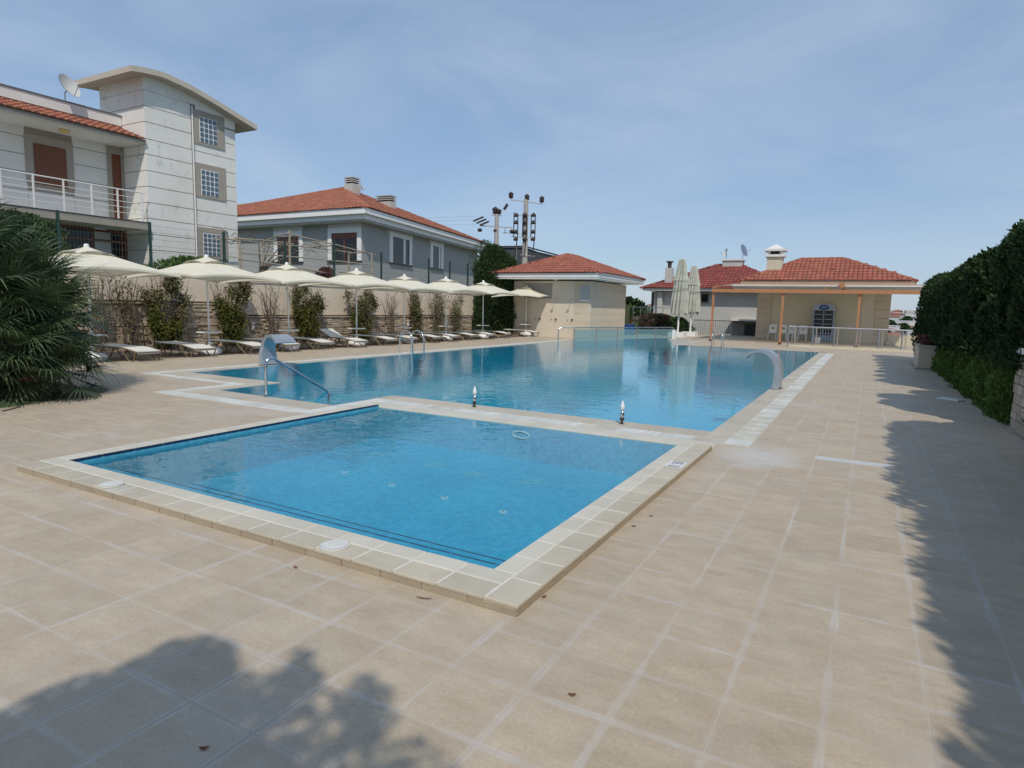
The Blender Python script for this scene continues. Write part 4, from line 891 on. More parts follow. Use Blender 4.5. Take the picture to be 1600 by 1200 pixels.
for qx in (-5.68, -5.02): 
    MB().box(qx, qx + .12, 42.1, 42.3, 5.141, 5.34).build('cap_leg', mPlainWhite, c)
MB().box(-5.9, -4.68, 41.92, 43.08, 5.341, 5.47).build('chimney_slab', mPlainWhite, c)
o = MB(); o.poly([(-5.8, 42.0, 5.47), (-4.78, 42.0, 5.47), (-5.29, 42.5, 5.8)]).poly([(-4.78, 42.0, 5.47), (-4.78, 43, 5.47), (-5.29, 42.5, 5.8)]).poly([(-4.78, 43, 5.47), (-5.8, 43, 5.47), (-5.29, 42.5, 5.8)]).poly([(-5.8, 43, 5.47), (-5.8, 42, 5.47), (-5.29, 42.5, 5.8)]); o.build('chimney_cap', mPlainWhite, c)
pg = thing('timber_pergola', 'orange-brown timber pergola with retracted pale awning in front of the pool bar', 'pergola', (-3, 35.6, 0))
for x in (-7.42, -3.93, -.46, 3.0):
    p = MB().box(x - .052, x + .052, 35.56, 35.67, .0, 2.64).build('post', mOrange, pg); MB().box(x - .08, x + .08, 35.53, 35.70, .0, .12).build('post_shoe', mWood, p); MB().box(x - .09, x + .09, 35.52, 35.71, 2.55, 2.635).build('post_head', mWood, p)
MB().box(-7.5, 3.1, 35.53, 35.70, 2.642, 2.83).build('front_beam', mOrange, pg)
for x in (-7.45, -2.0, 3.0): MB().tube([(x, 35.6, 2.90), (x, 41.0, 3.28)], .06, 4).build('rafter', mOrange, pg)
MB().box(-7.5, 3.1, 40.8, 40.95, 3.06, 3.32).build('wall_plate', mOchre, pg)
MB().poly([(-7.4, 36.9, 3.06), (3.05, 36.9, 3.06), (3.05, 40.95, 3.28), (-7.4, 40.95, 3.28)]).build('cloth_roof', M('pergola_cloth', (.66, .62, .50), .8, trans=.5), pg)
for (a, b) in ((-6.55, -1.35), (-1.15, 3.0)):
    aw2 = MB(); pr = [(36.3, 2.93), (36.2, 3.00), (36.6, 3.04), (37.2, 3.08), (37.2, 3.05), (36.9, 2.90), (36.6, 2.87)]
    bl = len(aw2.v); n = len(pr); aw2.v += [(a, y, z) for y, z in pr] + [(b, y, z) for y, z in pr]; aw2.f += [(i, (i + 1) % n, n + (i + 1) % n, n + i) for i in range(n)] + [tuple(range(n)), tuple(range(n, 2 * n))[::-1]]
    w1 = aw2.build('awning', mAwning, pg); MB().box(a, b, 36.12, 36.25, 3.005, 3.07).build('awning_bar', mPlainWhite, w1)
MB().box(-1.42, -1.2, 36.0, 36.5, 2.95, 3.2).build('awning_bracket', mOrange, pg)

# drinks cooler
fr = thing('drinks_fridge', 'tall glass-door drinks fridge with blue oval badge against the bar wall', 'fridge', (-2.3, 41.5, 0))
mFr = M('fridge_blue_grey', (.30, .36, .46), .4)
X0, X1, Y0, Y1 = -2.86, -1.74, 41.2, 41.85
arch = [(X0, 0), (X1, 0), (X1, 2.05)] + [((X0 + X1) / 2 + .56 * math.cos(q), 2.05 + .14 * math.sin(q)) for q in np.linspace(0.1, math.pi - .1, 9)] + [(X0, 2.05)]
o = MB(); n = len(arch); o.v = [(x, Y0, z + .02) for x, z in arch] + [(x, Y1, z + .02) for x, z in arch]; o.f = [tuple(range(n)), tuple(range(n, 2 * n))[::-1]] + [(i, (i + 1) % n, n + (i + 1) % n, n + i) for i in range(n)]
o.build('body', mFr, fr)
for (a, b) in ((X0 + .07, -2.33), (-2.27, X1 - .07)):
    d_ = MB().box(a, b, Y0 - .03, Y0 - .001, .42, 1.82).build('door', mGlass, fr)
    for k in range(6): MB().box(a + .02, b - .02, Y0 - .045, Y0 - .031, .5 + k * .27, .525 + k * .27).build('shelf', M('shelf_grey', (.42, .48, .5), .5), d_)
    q = MB().box(a, b, Y0 - .03, Y0 - .001, .06, .38).build('lower_panel', M('fridge_panel_blue', (.14, .26, .34), .4), fr)
    for k in range(4): MB().box(a + .02, b - .02, Y0 - .045, Y0 - .031, .09 + k * .075, .125 + k * .075).build('vent_slat', mFr, q)
o = MB(); n = 20; o.poly([(-2.3 + .25 * math.cos(k * 2 * math.pi / n), Y0 - .02, 2.0 + .15 * math.sin(k * 2 * math.pi / n)) for k in range(n)]); o.tube([(-2.3 + .25 * math.cos(k * 2 * math.pi / n), Y0 - .012, 2.0 + .15 * math.sin(k * 2 * math.pi / n)) for k in range(n)], .012, 4, close=True)
bd = o.build('oval_badge', M('badge_blue', (.01, .04, .22), .4), fr)
MB().tube([(-2.44, Y0 - .026, 1.94), (-2.36, Y0 - .026, 2.06), (-2.3, Y0 - .026, 1.95), (-2.24, Y0 - .026, 2.05), (-2.13, Y0 - .026, 2.08)], .018, 5).tube([(-2.42, Y0 - .026, 2.0), (-2.2, Y0 - .026, 1.98)], .014, 5).build('badge_script', M('badge_pale', (.35, .5, .75), .5), bd)
# chairs
def chair(loc, lab, kind):
    t = thing('plastic_chair', lab, 'chair', loc, 'white plastic chairs at the bar', 0); x, y, _ = loc
    MB().box(x - .23, x + .23, y - .22, y + .22, .42, .46).build('seat', mWhitePl, t)
    for sx in (-1, 1):
        for sy in (-1, 1): MB().tube([(x + sx * .2, y + sy * .19, .42), (x + sx * .235, y + sy * .24, 0)], .022, 6).build('leg', mWhitePl, t)
    bk = MB().box(x - .21, x - .1, y + .2, y + .235, .46, .93).box(x + .1, x + .21, y + .2, y + .235, .46, .93).box(x - .1, x + .1, y + .2, y + .235, .78, .93).box(x - .1, x + .1, y + .2, y + .235, .46, .64).build('backrest', mWhitePl, t)
    if kind: MB().box(x - .1, x + .1, y + .205, y + .23, .69, .72).build('back_slot_bar', mWhitePl, bk)
    for sx in (-1, 1):
        if kind: MB().tube([(x + sx * .24, y + .2, .66), (x + sx * .25, y - .2, .66), (x + sx * .24, y - .22, .44)], .018, 6).build('armrest', mWhitePl, t)
chair((-5.0, 41.2, 0), 'white plastic chair with open square back, leftmost against the bar wall', 0)
chair((-4.45, 41.25, 0), 'white plastic chair just right of the middle pergola post', 0)
chair((-3.95, 41.2, 0), 'white armchair of moulded plastic, third of four at the bar wall', 1)
chair((-3.35, 41.25, 0), 'white plastic chair nearest the drinks fridge', 1)
bx = tag(thing('white_bucket', 'small white tub on the floor behind the railing, in front of the fridge', 'tub', (-2.35, 38.6, 0))); MB().lathe(-2.35, 38.6, [(.13, 0), (.16, .32)], 14).build('tub', mWhitePl, bx); MB().lathe(-2.35, 38.6, [(.165, .321), (.165, .35)], 14).build('lid', mWhitePl, bx)

# white bar railing at the far right
rg = thing('bar_railing', 'low metal railing with white kerb between the paving and the bar terrace', 'railing', (-.6, 33.9, 0))
RY = 33.9
MB().box(-3.3, 2.3, RY - .09, RY + .09, .0, .1).build('kerb', mCreamW, rg)
MB().tube([(-3.3, RY, .98), (2.3, RY, .98)], .03, 8).build('top_rail', mSteelB, rg)
for x in np.arange(-3.2, 2.3, .92): MB().tube([(x, RY, .1), (x, RY, .97)], .028, 8).build('post', mSteelB, rg); MB().tube([(x + .14, RY, .1), (x + .14, RY, .97)], .022, 6).build('post', mTaupe, rg)
for x in np.arange(-3.12, 2.25, .115): MB().tube([(x, RY, .12), (x, RY, .97)], .007, 5).build('bar', mSteelB, rg)
MB().tube([(-3.3, RY, .98), (-3.34, RY - .35, .9), (-3.34, RY - .38, 0)], .028, 8).build('end_hoop', mSteelB, rg)
lw = thing('terrace_wall', 'low cream wall behind the railing at the open end of the bar', 'wall', (2, 40, 0)); MB().box(1.05, 6, 41.8, 42.0, -.1, .55).build('wall', mCreamW, lw)

# planter box at hedge end
pl = thing('planter_box', 'square beige planter box with reddish plants at the end of the hedge', 'planter', (2.0, 24.1, 0))
MB().box(1.42, 2.6, 23.1, 25.2, 0, .70).build('box', mBeigeDk, pl); MB().box(1.38, 2.64, 23.06, 25.24, .701, .74).build('rim', mFascia, pl); MB().box(1.36, 2.64, 23.04, 25.24, 0, .05).build('plinth', mTaupe, pl)
# stone clad pier
pr = thing('stone_pier', 'stone clad wall pier with white cap at the right edge of the paving', 'pier', (2.3, 10.6, 0))
MB().box(1.99, 2.55, 9.25, 11.75, 0, 1.12).build('core', mConcrete, pr); MB().box(1.90, 2.62, 9.15, 11.85, 1.121, 1.2).build('cap', mPlainWhite, pr)
z = .01
while z < 1.1:
    h = random.uniform(.09, .16); h = min(h, 1.11 - z); y = 9.25
    while y < 11.74:
        w = random.uniform(.18, .42); y2 = min(y + w, 11.75); piece('stone', mStone, pr, 1.99 - random.uniform(.03, .05), 1.989, y + .006, y2 - .006, z + .006, z + h - .006); y = y2
    for (xa, xb) in ((1.99, 2.2), (2.205, 2.38), (2.385, 2.55)): piece('stone', mStone, pr, xa, xb - .01, 11.751, 11.78, z + .006, z + h - .006); 
    z += h

# ------------------------------------------------------------------ parasols
def umbrella():
    t = thing('parasol', 'x', 'parasol', (0, 0, 0), 'cream parasols along the sun loungers')
    b = MB().lathe(0, 0, [(.30, 0.01), (.33, .05), (.33, .14), (.25, .2), (.06, .24)], 20).build('base', mWhitePl, t, True, True); 
    MB().lathe(0, 0, [(.05, .24), (.05, .38)], 10).build('base_sleeve', mWhitePl, b, True)
    MB().lathe(0, 0, [(.027, .1), (.027, 2.78)], 10).build('pole', mWhiteMetal, t, True, True)
    tb = MB().lathe(0, 0, [(.02, .62), (.33, .625), (.35, .64), (.33, .66), (.02, .662)], 24).build('side_table', mWhitePl, t, True)
    A = 1.45; top, rim = 2.78, 2.17
    def P_(i, u, s):   # sector i, u in -1..1 across, s 0..1 outward
        e = 1 - .07 * (1 - u * u) * s ** 2; q = (u * A * s, A * s * e)
        z = top - (top - rim) * (s ** .93) + .10 * (1 - u * u) * s ** 3 - .02 * math.sin(math.pi * s)
        a = i * math.pi / 2; return (q[0] * math.cos(a) - q[1] * math.sin(a), q[0] * math.sin(a) + q[1] * math.cos(a), z)
    mb = MB(); N, K = 8, 7
    for i in range(4):
        b0 = len(mb.v)
        for k in range(K + 1):
            s = .24 + .76 * k / K
            for j in range(N + 1): mb.v.append(P_(i, -1 + 2 * j / N, s))
        for k in range(K):
            for j in range(N): a = b0 + k * (N + 1) + j; mb.f.append((a, a + 1, a + N + 2, a + N + 1)[::-1])
        b1 = len(mb.v)   # hem
        for j in range(N + 1): p = P_(i, -1 + 2 * j / N, 1.0); mb.v += [p, (p[0] * 1.002, p[1] * 1.002, p[2] - .05)]
        for j in range(N): a = b1 + 2 * j; mb.f.append((a, a + 1, a + 3, a + 2))
    cn = mb.build('canopy', mCanvas, t, True, True)
    mb = MB()
    for i in range(4):
        b0 = len(mb.v)
        for k in range(4):
            s = .31 * k / 3
            for j in range(N + 1):
                u = -1 + 2 * j / N; p = P_(i, u, max(s, .001)); lift = .015 + .085 * (1 - u * u) ** 1.0 * (k / 3) ** 1.5; mb.v.append((p[0], p[1], p[2] + lift))
        for k in range(3):
            for j in range(N): a = b0 + k * (N + 1) + j; mb.f.append((a, a + 1, a + N + 2, a + N + 1)[::-1])
    mb.build('vent_cap', mCanvas, cn, True, True)
    MB().lathe(0, 0, [(.06, 2.77), (.06, 2.82), (.03, 2.85)], 10).build('finial', mWhitePl, t, True)
    for i in range(8):
        a = math.pi / 4 * i + math.pi / 4; r = A * (1.39 if i % 2 == 0 else .93); zz = rim - .03 if i % 2 == 0 else rim + .06
        rb = MB().tube([(0, 0, 2.70), (r * math.cos(a), r * math.sin(a), zz)], .012, 4).build('rib', mWhiteMetal, t, True)
        MB().tube([(0, 0, 2.25), (r * .45 * math.cos(a), r * .45 * math.sin(a), 2.7 + (zz - 2.7) * .45)], .009, 4).build('strut', mWhiteMetal, rb, True)
    return t
U0 = umbrella(); UY = [8.75, 12.0, 14.95, 18.17, 21.0, 24.0, 27.2, 31.8]
ulab = ['open cream parasol nearest the fan palm, its left side hidden by fronds', 'second open cream parasol from the palm, in front of the tower foot', 'third open cream parasol from the palm, below the pole trellis', 'fourth open cream parasol from the palm, under the grey house corner',
        'fifth open cream parasol from the palm, above the pool ladder', 'sixth open cream parasol from the palm, under the grey house narrow window', 'seventh open cream parasol, in front of the dark conifer', 'last open cream parasol, in front of the shower building']
for i, y in enumerate(UY):
    o = U0 if i == 0 else copy_tree(U0); o.location = (-16.8, y, -.02); o['label'] = ulab[i]; o.rotation_euler = (R(random.uniform(-1.2, 1.2)), R(random.uniform(-1.2, 1.2)), R(random.uniform(-4, 4))); o.scale = (1, 1, random.uniform(.985, 1.015))
# loungers
def lounger():
    t = thing('sun_lounger', 'x', 'sun lounger', (0, 0, 0), 'white sun loungers under the parasols')
    # local: x 0 (head) .. 1.9 (foot), y +-.31
    H_ = .34
    for s in (-1, 1):
        MB().tube([(0, s * .31, H_), (1.3, s * .31, H_), (1.9, s * .31, H_ - .09)], .016, 6).build('side_rail', mBronze, t, True)
        MB().tube([(.25, s * .33, H_), (.62, s * .33, .02), (.72, s * .33, .015), (.95, s * .33, H_ - .02)], .017, 6).build('leg', mBronze, t, True)
        MB().tube([(1.25, s * .33, H_ - .02), (1.62, s * .33, .015), (1.75, s * .33, .02), (1.88, s * .33, H_ - .09)], .017, 6).build('leg', mBronze, t, True)
        MB().tube([(-.0, s * .33, H_), (-.03, s * .33, .2), (.1, s * .33, .015), (.2, s * .33, .02), (.5, s * .33, H_ - .02)], .017, 6).build('leg', mBronze, t, True)
    for x in (0, .68, 1.9): MB().tube([(x, -.31, H_ - (.09 if x > 1 else 0)), (x, .31, H_ - (.09 if x > 1 else 0))], .016, 6).build('cross_bar', mBronze, t, True)
    o = MB()
    for k in range(6): x = .68 + k * 1.2 / 6
    o = MB(); n = 9
    for k in range(n + 1):
        x = .66 + (1.88 - .66) * k / n; sag = -max(0, x - 1.3) * .13 + .004
        for y in (-.3, 0, .3): o.v.append((x, y, H_ + .012 + sag - (.004 if y == 0 else 0)))
        if k: a = (k - 1) * 3; o.f += [(a, a + 1, a + 4, a + 3)[::-1], (a + 1, a + 2, a + 5, a + 4)[::-1]]
    m = len(o.v); o.v += [(x, y, z - .01) for x, y, z in o.v]; o.f += [tuple(q + m for q in f[::-1]) for f in o.f]
    b = len(o.v); o.v += [(1.89, -.3, H_ - .065), (1.89, .3, H_ - .065), (1.89, .3, H_ - .13), (1.89, -.3, H_ - .13)]; o.f.append((b, b + 1, b + 2, b + 3))
    o.build('seat_sling', mSling, t, True, True)
    o = MB(); o.box(.01, .65, -.3, .3, 0, .012); o.tube([(.0, -.3, .0), (.0, .3, .0)], .02, 6)
    bk = o.build('backrest', mSling, t, True); 
    return t
L0 = lounger(); L1 = copy_tree(L0)
def set_back(t, ang):
    bk = [c for c in t.children if c.name.startswith('backrest')][0]; bk.data = bk.data.copy()
    for v in bk.data.vertices:
        x, z = v.co.x, v.co.z; dx = .66 - x; v.co.x = .66 - dx * math.cos(ang) - (z) * math.sin(ang) * 0; v.co.z = .34 + z + dx * math.sin(ang)
set_back(L0, 0.02); set_back(L1, R(24))
ordn = ['first', 'second', 'third', 'fourth', 'fifth', 'sixth', 'seventh', 'eighth']
used = {}
for i, y in enumerate(UY):
    for s in (-1, 1):
        raised = (i == 3 and s == -1)
        src = L1 if raised else L0
        o = src if not used.get(src.name) else copy_tree(src); used[src.name] = True
        o.location = (-17.62 + random.uniform(-.08, .06), y + s * .78 + random.uniform(-.05, .05), -.02); o.rotation_euler.z = R(random.uniform(-4, 4))
        o['label'] = ('flat' if not raised else 'raised-back') + ' white sling lounger on the %s side of the %s parasol from the palm' % ('near' if s < 0 else 'far', ordn[i])

# closed large parasols
def closed(x, y, top, lab, sc=1.):
    t = thing('closed_parasol', lab, 'parasol', (x, y, 0), 'furled tall parasols at the far pool corner')
    MB().box(x - .45 * sc, x + .45 * sc, y - .45 * sc, y + .45 * sc, .0, .28).build('base', mWhitePl, t); MB().tube([(x, y, .2), (x + .05, y, top - .05)], .055, 10).build('pole', mWhiteMetal, t)
    mb = MB(); n = 28; zs = [(1.45, .5), (1.7, .52), (2.2, .52), (2.9, .44), (3.3, .40), (3.35, .46), (3.7, .36), (4.2, .27), (4.55, .2), (4.6, .16)]
    f = (top - 1.45) / 3.2; rng = random.Random(int(x * 100)); ph_ = [rng.uniform(-.5, .5) for _ in range(n)]
    for i, (z, r) in enumerate(zs):
        for k in range(n):
            a = 2 * math.pi * k / n; fold = 1 - .30 * (k % 2) * (1 if i < 9 else .4) + .1 * ph_[k]; zz = 1.45 + (z - 1.45) * f + (ph_[k] * .3 if i == 0 else 0)
            mb.v.append((x + .04 + r * fold * sc * math.cos(a + .05 * i), y + r * fold * sc * math.sin(a + .05 * i), zz))
            if i: a0 = (i - 1) * n + k; a1 = (i - 1) * n + (k + 1) % n; mb.f.append((a0, a1, a1 + n, a0 + n))
    mb.f.append(tuple(range((len(zs) - 1) * n, len(zs) * n))); mb.build('folded_canopy', mCanvasO, t)
    MB().tube([(x + .04 + .47 * sc * math.cos(q), y + .47 * sc * math.sin(q), 1.45 + 1.45 * f) for q in np.linspace(0, 6.28, 17)[:-1]], .02, 4, close=True).build('strap', mTaupe, t)
closed(-10.25, 39.5, 4.78, 'furled grey-white giant parasol nearer the pool glass', 1.05); closed(-10.0, 41.6, 4.5, 'furled grey-white giant parasol standing just behind the other', .95)

# glass pool fence
gf = thing('glass_pool_fence', 'low tinted glass screen with steel rail across the far left end of the pool', 'glass fence', (-11.4, 33, 0))
A_, B_ = Vector((-12.62, 29.0)), Vector((-9.75, 36.6)); dd = (B_ - A_).normalized(); ln = (B_ - A_).length; npn = 5
for i in range(npn):
    p = A_ + dd * (ln / npn * i + .06); MB().obox((p.x, p.y), (dd.x, dd.y), ln / npn - .12, -.006, .006, .0, .55).build('glass_panel', mPanel, gf)
for i in range(npn + 1):
    p = A_ + dd * (ln / npn * i); MB().tube([(p.x, p.y, -.05), (p.x, p.y, .60)], .028, 8).build('post', mSteelB, gf)
MB().tube([(-13.2, 28.4, 0), (-13.2, 28.4, .57), (-13.1, 28.5, .64), (-12.62, 29.0, .64), (B_.x, B_.y, .64)], .026, 8).build('handrail', mSteelB, gf)
MB().box(-9.8, -9.6, 36.5, 36.7, .0, .5).build('end_post', mWhitePl, gf)
# blue planter and plants behind glass
bl = thing('blue_planter', 'bright blue rectangular planter trough behind the glass screen', 'planter', (-13.5, 37.6, 0)); MB().box(-14.2, -12.9, 38.6, 39.2, 0, .62).build('trough', mBlueP, bl); MB().box(-14.24, -12.86, 38.56, 39.24, .621, .68).build('rim', mBlueP, bl); MB().box(-14.1, -13.0, 38.7, 39.1, .66, .69).build('soil', mSoil, bl)

# ------------------------------------------------------------------ pool fittings
hr = thing('pool_handrail', 'curved stainless handrail sloping down into the pool at the entry steps', 'handrail', (-8.64, 7.2, 0))
pts = [(-8.64, 7.19, -.01), (-8.64, 7.19, .52)] + [(-8.64 + .02 * (1 - math.cos(q)), 7.19 + .11 * (1 - math.cos(q)) * 1.0, .52 + .13 * math.sin(q)) for q in np.linspace(.2, 2.2, 8)] + [(-8.40, 8.30, .02), (-8.40, 8.36, -.06), (-8.40, 8.36, -.5)]
MB().tube(pts, .024, 10).build('rail', mSteel, hr, smooth=True); MB().lathe(-8.64, 7.19, [(.05, .0), (.05, .012), (.027, .02)], 14).build('flange', mSteel, hr)
ld = thing('pool_ladder', 'stainless pool ladder arching over the left pool edge between parasols', 'ladder', (-12.95, 17.2, 0))
for y in (16.4, 17.0):
    MB().tube([(-13.3, y, 0), (-13.3, y, .55), (-13.22, y, .68), (-13.05, y, .74), (-12.88, y, .68), (-12.78, y, .5), (-12.76, y, -.8)], .024, 8).build('rail', mSteel, ld, smooth=True)
for z in (-.2, -.5): MB().box(-12.80, -12.70, 16.4, 17.0, z, z + .03).build('rung', mSteel, ld)
ld = thing('pool_ladder', 'small stainless ladder at the far edge of the large pool', 'ladder', (-6.1, 30.2, 0))
for x in (-6.2, -5.75): MB().tube([(x, 30.45, 0), (x, 30.42, .5), (x, 30.3, .68), (x, 30.1, .7), (x, 29.95, .5), (x, 29.92, -.8)], .022, 8).build('rail', mSteel, ld, smooth=True)
MB().box(-6.2, -5.75, 29.88, 29.95, -.2, -.17).build('rung', mSteel, ld)
for (fx, lab) in ((-5.36, 'small steel fountain nozzle with misty jet, left of the two between the pools'), (-2.91, 'small steel fountain nozzle with faint jet, right of the two between the pools')):
    t = thing('fountain_nozzle', lab, 'fountain nozzle', (fx, 8.47, 0), 'fountain nozzles between the pools')
    MB().lathe(fx, 8.47, [(.035, .003), (.035, .01), (.016, .014), (.016, .05), (.030, .055), (.030, .085), (.022, .09)], 12).build('valve', mBlk, t)
    MB().lathe(fx, 8.47, [(.024, .088), (.028, .12), (.028, .15), (.018, .17), (.012, .19)], 12).build('nozzle', mSteel, t, smooth=True)
    MB().lathe(fx, 8.47, [(.012, .19), (.032, .215), (.034, .25), (.018, .30), (.004, .335)], 10).build('water_jet', M('foam_white', (.62, .66, .70), .5, (.75, .78, .8), 60, 1), t, smooth=True)
# cascades: curved sheet on a stem
def cascade(lab, x, y, sx, w, hgt_, reach, yaw=0):
    t = thing('water_cascade', lab, 'water cascade', (x, y, 0), 'curved massage cascades at the pool edge')
    ctl = []
    for q in np.linspace(0, 1, 22):
        a = -.45 + q * 2.95          # sweep angle
        ctl.append((reach * (1 - math.cos(a) * 1) * .62 - reach * .06, hgt_ * (.46 + .54 * math.sin(a)) if a > 0 else hgt_ * (.46 + .46 * math.sin(a * 3.4) )))
    z0 = ctl[0][1]; ctl = [(u, max(0, (z - z0) * hgt_ / (max(c[1] for c in ctl) - z0))) for u, z in ctl]
    mb = MB(); n = len(ctl); mi = MB()
    for i, (u, z) in enumerate(ctl):
        q = i / (n - 1); ww = w * ((.9 - .1 * q) if sx < 0 else (.55 + .45 * abs(q - .25) / .75 if q > .25 else .55 + .3 * (.25 - q) / .25)) 
        du, dz = (ctl[min(i + 1, n - 1)][0] - ctl[max(i - 1, 0)][0], ctl[min(i + 1, n - 1)][1] - ctl[max(i - 1, 0)][1]); l_ = math.hypot(du, dz) or 1; nx, nz_ = -dz / l_, du / l_
        th = .05 * (1 - q) + .02
        for (yy, o_) in ((-ww / 2, th), (ww / 2, th), (ww / 2, -th), (-ww / 2, -th)): mb.v.append((x + sx * (u + nx * o_), y + yy, max(0.003, z + nz_ * o_)))
        if i:
            a, b = 4 * (i - 1), 4 * i
            for k in range(4): k2 = (k + 1) % 4; mb.f.append((a + k, a + k2, b + k2, b + k))
            if i < n: pass
    mb.f += [(0, 1, 2, 3), tuple(4 * n - 4 + k for k in range(4))]
    o = mb.build('curved_spout', mCascade, t)
    MB().box(x - .12, x + .12, y - w * .35, y + w * .35, .003, .014).build('foot_plate', mSteelB, t)
    return t
cascade('curved grey waterfall spout arching over the water at the right pool edge', -1.62, 14.6, -1, .62, .80, .60)
cascade('curved blue-grey waterfall spout arching over the water at the left pool edge', -12.98, 10.9, 1, .62, .74, .58)
# light valve box lids and the small things lying on the paving
o = tag(MB().prism([(1.30, 15.0), (1.62, 14.75), (1.75, 14.9), (1.42, 15.25)], .004, .03).build('white_rag', mWhitePl), 'crumpled white cloth lying on the shaded paving by the hedge', 'cloth')
o = tag(MB().tube([(-10.20, 4.12, .012), (-10.33, 4.3, .012), (-10.47, 4.46, .012)], .009, 5).build('fallen_stick', mTwig), 'short dark stick on the paving in front of the palm', 'stick')
tg = M('dry_leaf', (.16, .06, .03), .8)
for k, (x, y, r, lab) in enumerate(((-1.36, 4.75, .9, 'curled dry leaf by the right kerb of the small pool'), (-1.40, 4.45, .2, 'tiny brown leaf against the foot of the right kerb'), (-1.45, 3.05, 1.2, 'thin brown twig leaf at the kerb near the front corner'), (-2.0, 2.68, .3, 'dark dry stem at the foot of the front kerb'), (-1.95, 1.32, .7, 'rust coloured leaf lying in the tree shadow'), (-.95, 2.3, .4, 'small dark crumb of leaf on the open paving'), (-2.9, 2.6, .1, 'dark seed husk on the paving left of the front kerb'))):
    mb = MB(); n = 6; L_ = .034 if k != 3 else .09; W_ = .007 if k != 3 else .003
    for i in range(n + 1):
        u = i / n - .5; w = W_ * math.cos(math.pi * u) + .001
        for s in (-1, 1): mb.v.append((x + math.cos(r) * u * L_ - math.sin(r) * s * w, y + math.sin(r) * u * L_ + math.cos(r) * s * w, .004 + .012 * abs(u) + .003 * (s > 0)))
        if i: a = 2 * (i - 1); mb.f.append((a, a + 1, a + 3, a + 2))
    tag(mb.build('fallen_leaf', tg), lab, 'leaf')

# ------------------------------------------------------------------ vegetation
def crown_pts(n, shape, rng=RNG):
    return shape(n, rng)
def tree_thing(name, lab, cat, base, group, V, mat, trunk_mb, extra=None, crown='crown'):
    t = thing(name, lab, cat, base, group)
    me = fast_mesh(crown, V - np.array(base, np.float32), mat); o = bpy.data.objects.new(crown, me); COL.objects.link(o); o.parent = t
    if trunk_mb: trunk_mb.build('trunk', mTwig, t)
    return t
def column(c, rx, ry, z0, z1, n, rng, taper=.5, lump=.18, ln=.11, wd=.05, inner=True):
    th = rng.uniform(0, 2 * np.pi, n); h = rng.uniform(0, 1, n) ** .9; rad = (1 - (np.clip((h - (1 - taper)) / taper, 0, 1)) ** 2.2) ** .5
    rad *= 1 + lump * np.sin(th * 3 + h * 7 + c[1]) * .6 + lump * np.sin(th * 7 - h * 13 + c[0] * 3) * .5
    d = rng.uniform(.72, 1.04, n) ** .6
    C = np.stack([c[0] + rx * rad * d * np.cos(th), c[1] + ry * rad * d * np.sin(th), z0 + (z1 - z0) * h + rng.normal(0, .03, n)], 1)
    Dv = np.stack([np.cos(th) * .7, np.sin(th) * .7, np.full(n, .75)], 1)
    V = leaves(C, Dv, ln, wd, .35, rng)
    if inner:   # dense heart of larger leaves
        m = 1200; th = rng.uniform(0, 2 * np.pi, m); h = rng.uniform(0, .95, m); rad = (1 - (np.clip((h - (1 - taper)) / taper, 0, 1)) ** 2.2) ** .5 * rng.uniform(.5, .78, m)
        C = np.stack([c[0] + rx * rad * np.cos(th), c[1] + ry * rad * np.sin(th), z0 + (z1 - z0) * h], 1)
        V = np.concatenate([V, leaves(C, np.tile([[0, 0, 1.]], (m, 1)), .34, .26, .6, rng)])
    return V
# tall dark hedge trees along the right side
ht = [(27.6, 3.15, .95), (26.2, 3.05, .9), (24.9, 3.0, .9), (23.6, 2.95, .9), (22.2, 2.9, .95), (20.8, 2.95, .95), (19.4, 3.0, .95), (18.0, 3.05, .95), (16.6, 3.05, .9), (14.6, 2.1, .75), (12.75, 3.25, .8), (11.7, 3.3, .8), (10.2, 1.95, .6)] + [(8.7 - .85 * q, 3.4 + .06 * (q % 3), .85) for q in range(13)]
hl = {26.9: 'dark cypress at the far end of the right hedge, behind the planter box'}
for k, (y, z, r) in enumerate(ht):
    rng = np.random.default_rng(100 + k); xc = 2.68 if y < 4.6 else 2.6 if y < 9 else 2.46 if y < 23.2 else 2.36
    lab = ['farthest dark cypress of the right-hand hedge, hanging past the planter box', 'second farthest dark cypress of the right-hand hedge', 'dark cypress rising directly above the planter box', 'dark cypress next to the planter box on its near side', 'fifth dark cypress from the planter end of the hedge', 'sixth dark cypress from the planter end of the hedge', 'seventh dark cypress from the planter end of the hedge', 'eighth dark cypress from the planter end of the hedge', 'ninth dark cypress from the planter end, beside a dip in the hedge', 'short dark cypress in the dip of the hedge top', 'tall dark cypress just beyond the hedge dip', 'tallest dark cypress at the right picture edge', 'short dark cypress right behind the stone pier'][k] if k < 13 else 'dark hedge cypress beyond the right picture edge, %s one toward the camera' % ['first', 'second', 'third', 'fourth', 'fifth', 'sixth', 'seventh', 'eighth', 'ninth', 'tenth', 'eleventh', 'twelfth', 'thirteenth'][k - 13]
    V = column((xc, y), r * .86, r * .95, .92 if 11 < y < 23 else .15, z, 7000 if 11 <= y <= 28 else 5200, rng, .2 if y < 10 else (.34 if k % 2 else .26), .13, .13, .055)
    tree_thing('cypress', lab, 'cypress', (xc, y, 0), 'dark cypresses of the right-hand hedge', V, mCyp, MB().tube([(xc, y, 0), (xc, y, z * .7)], [.09, .03], 7), crown='foliage')
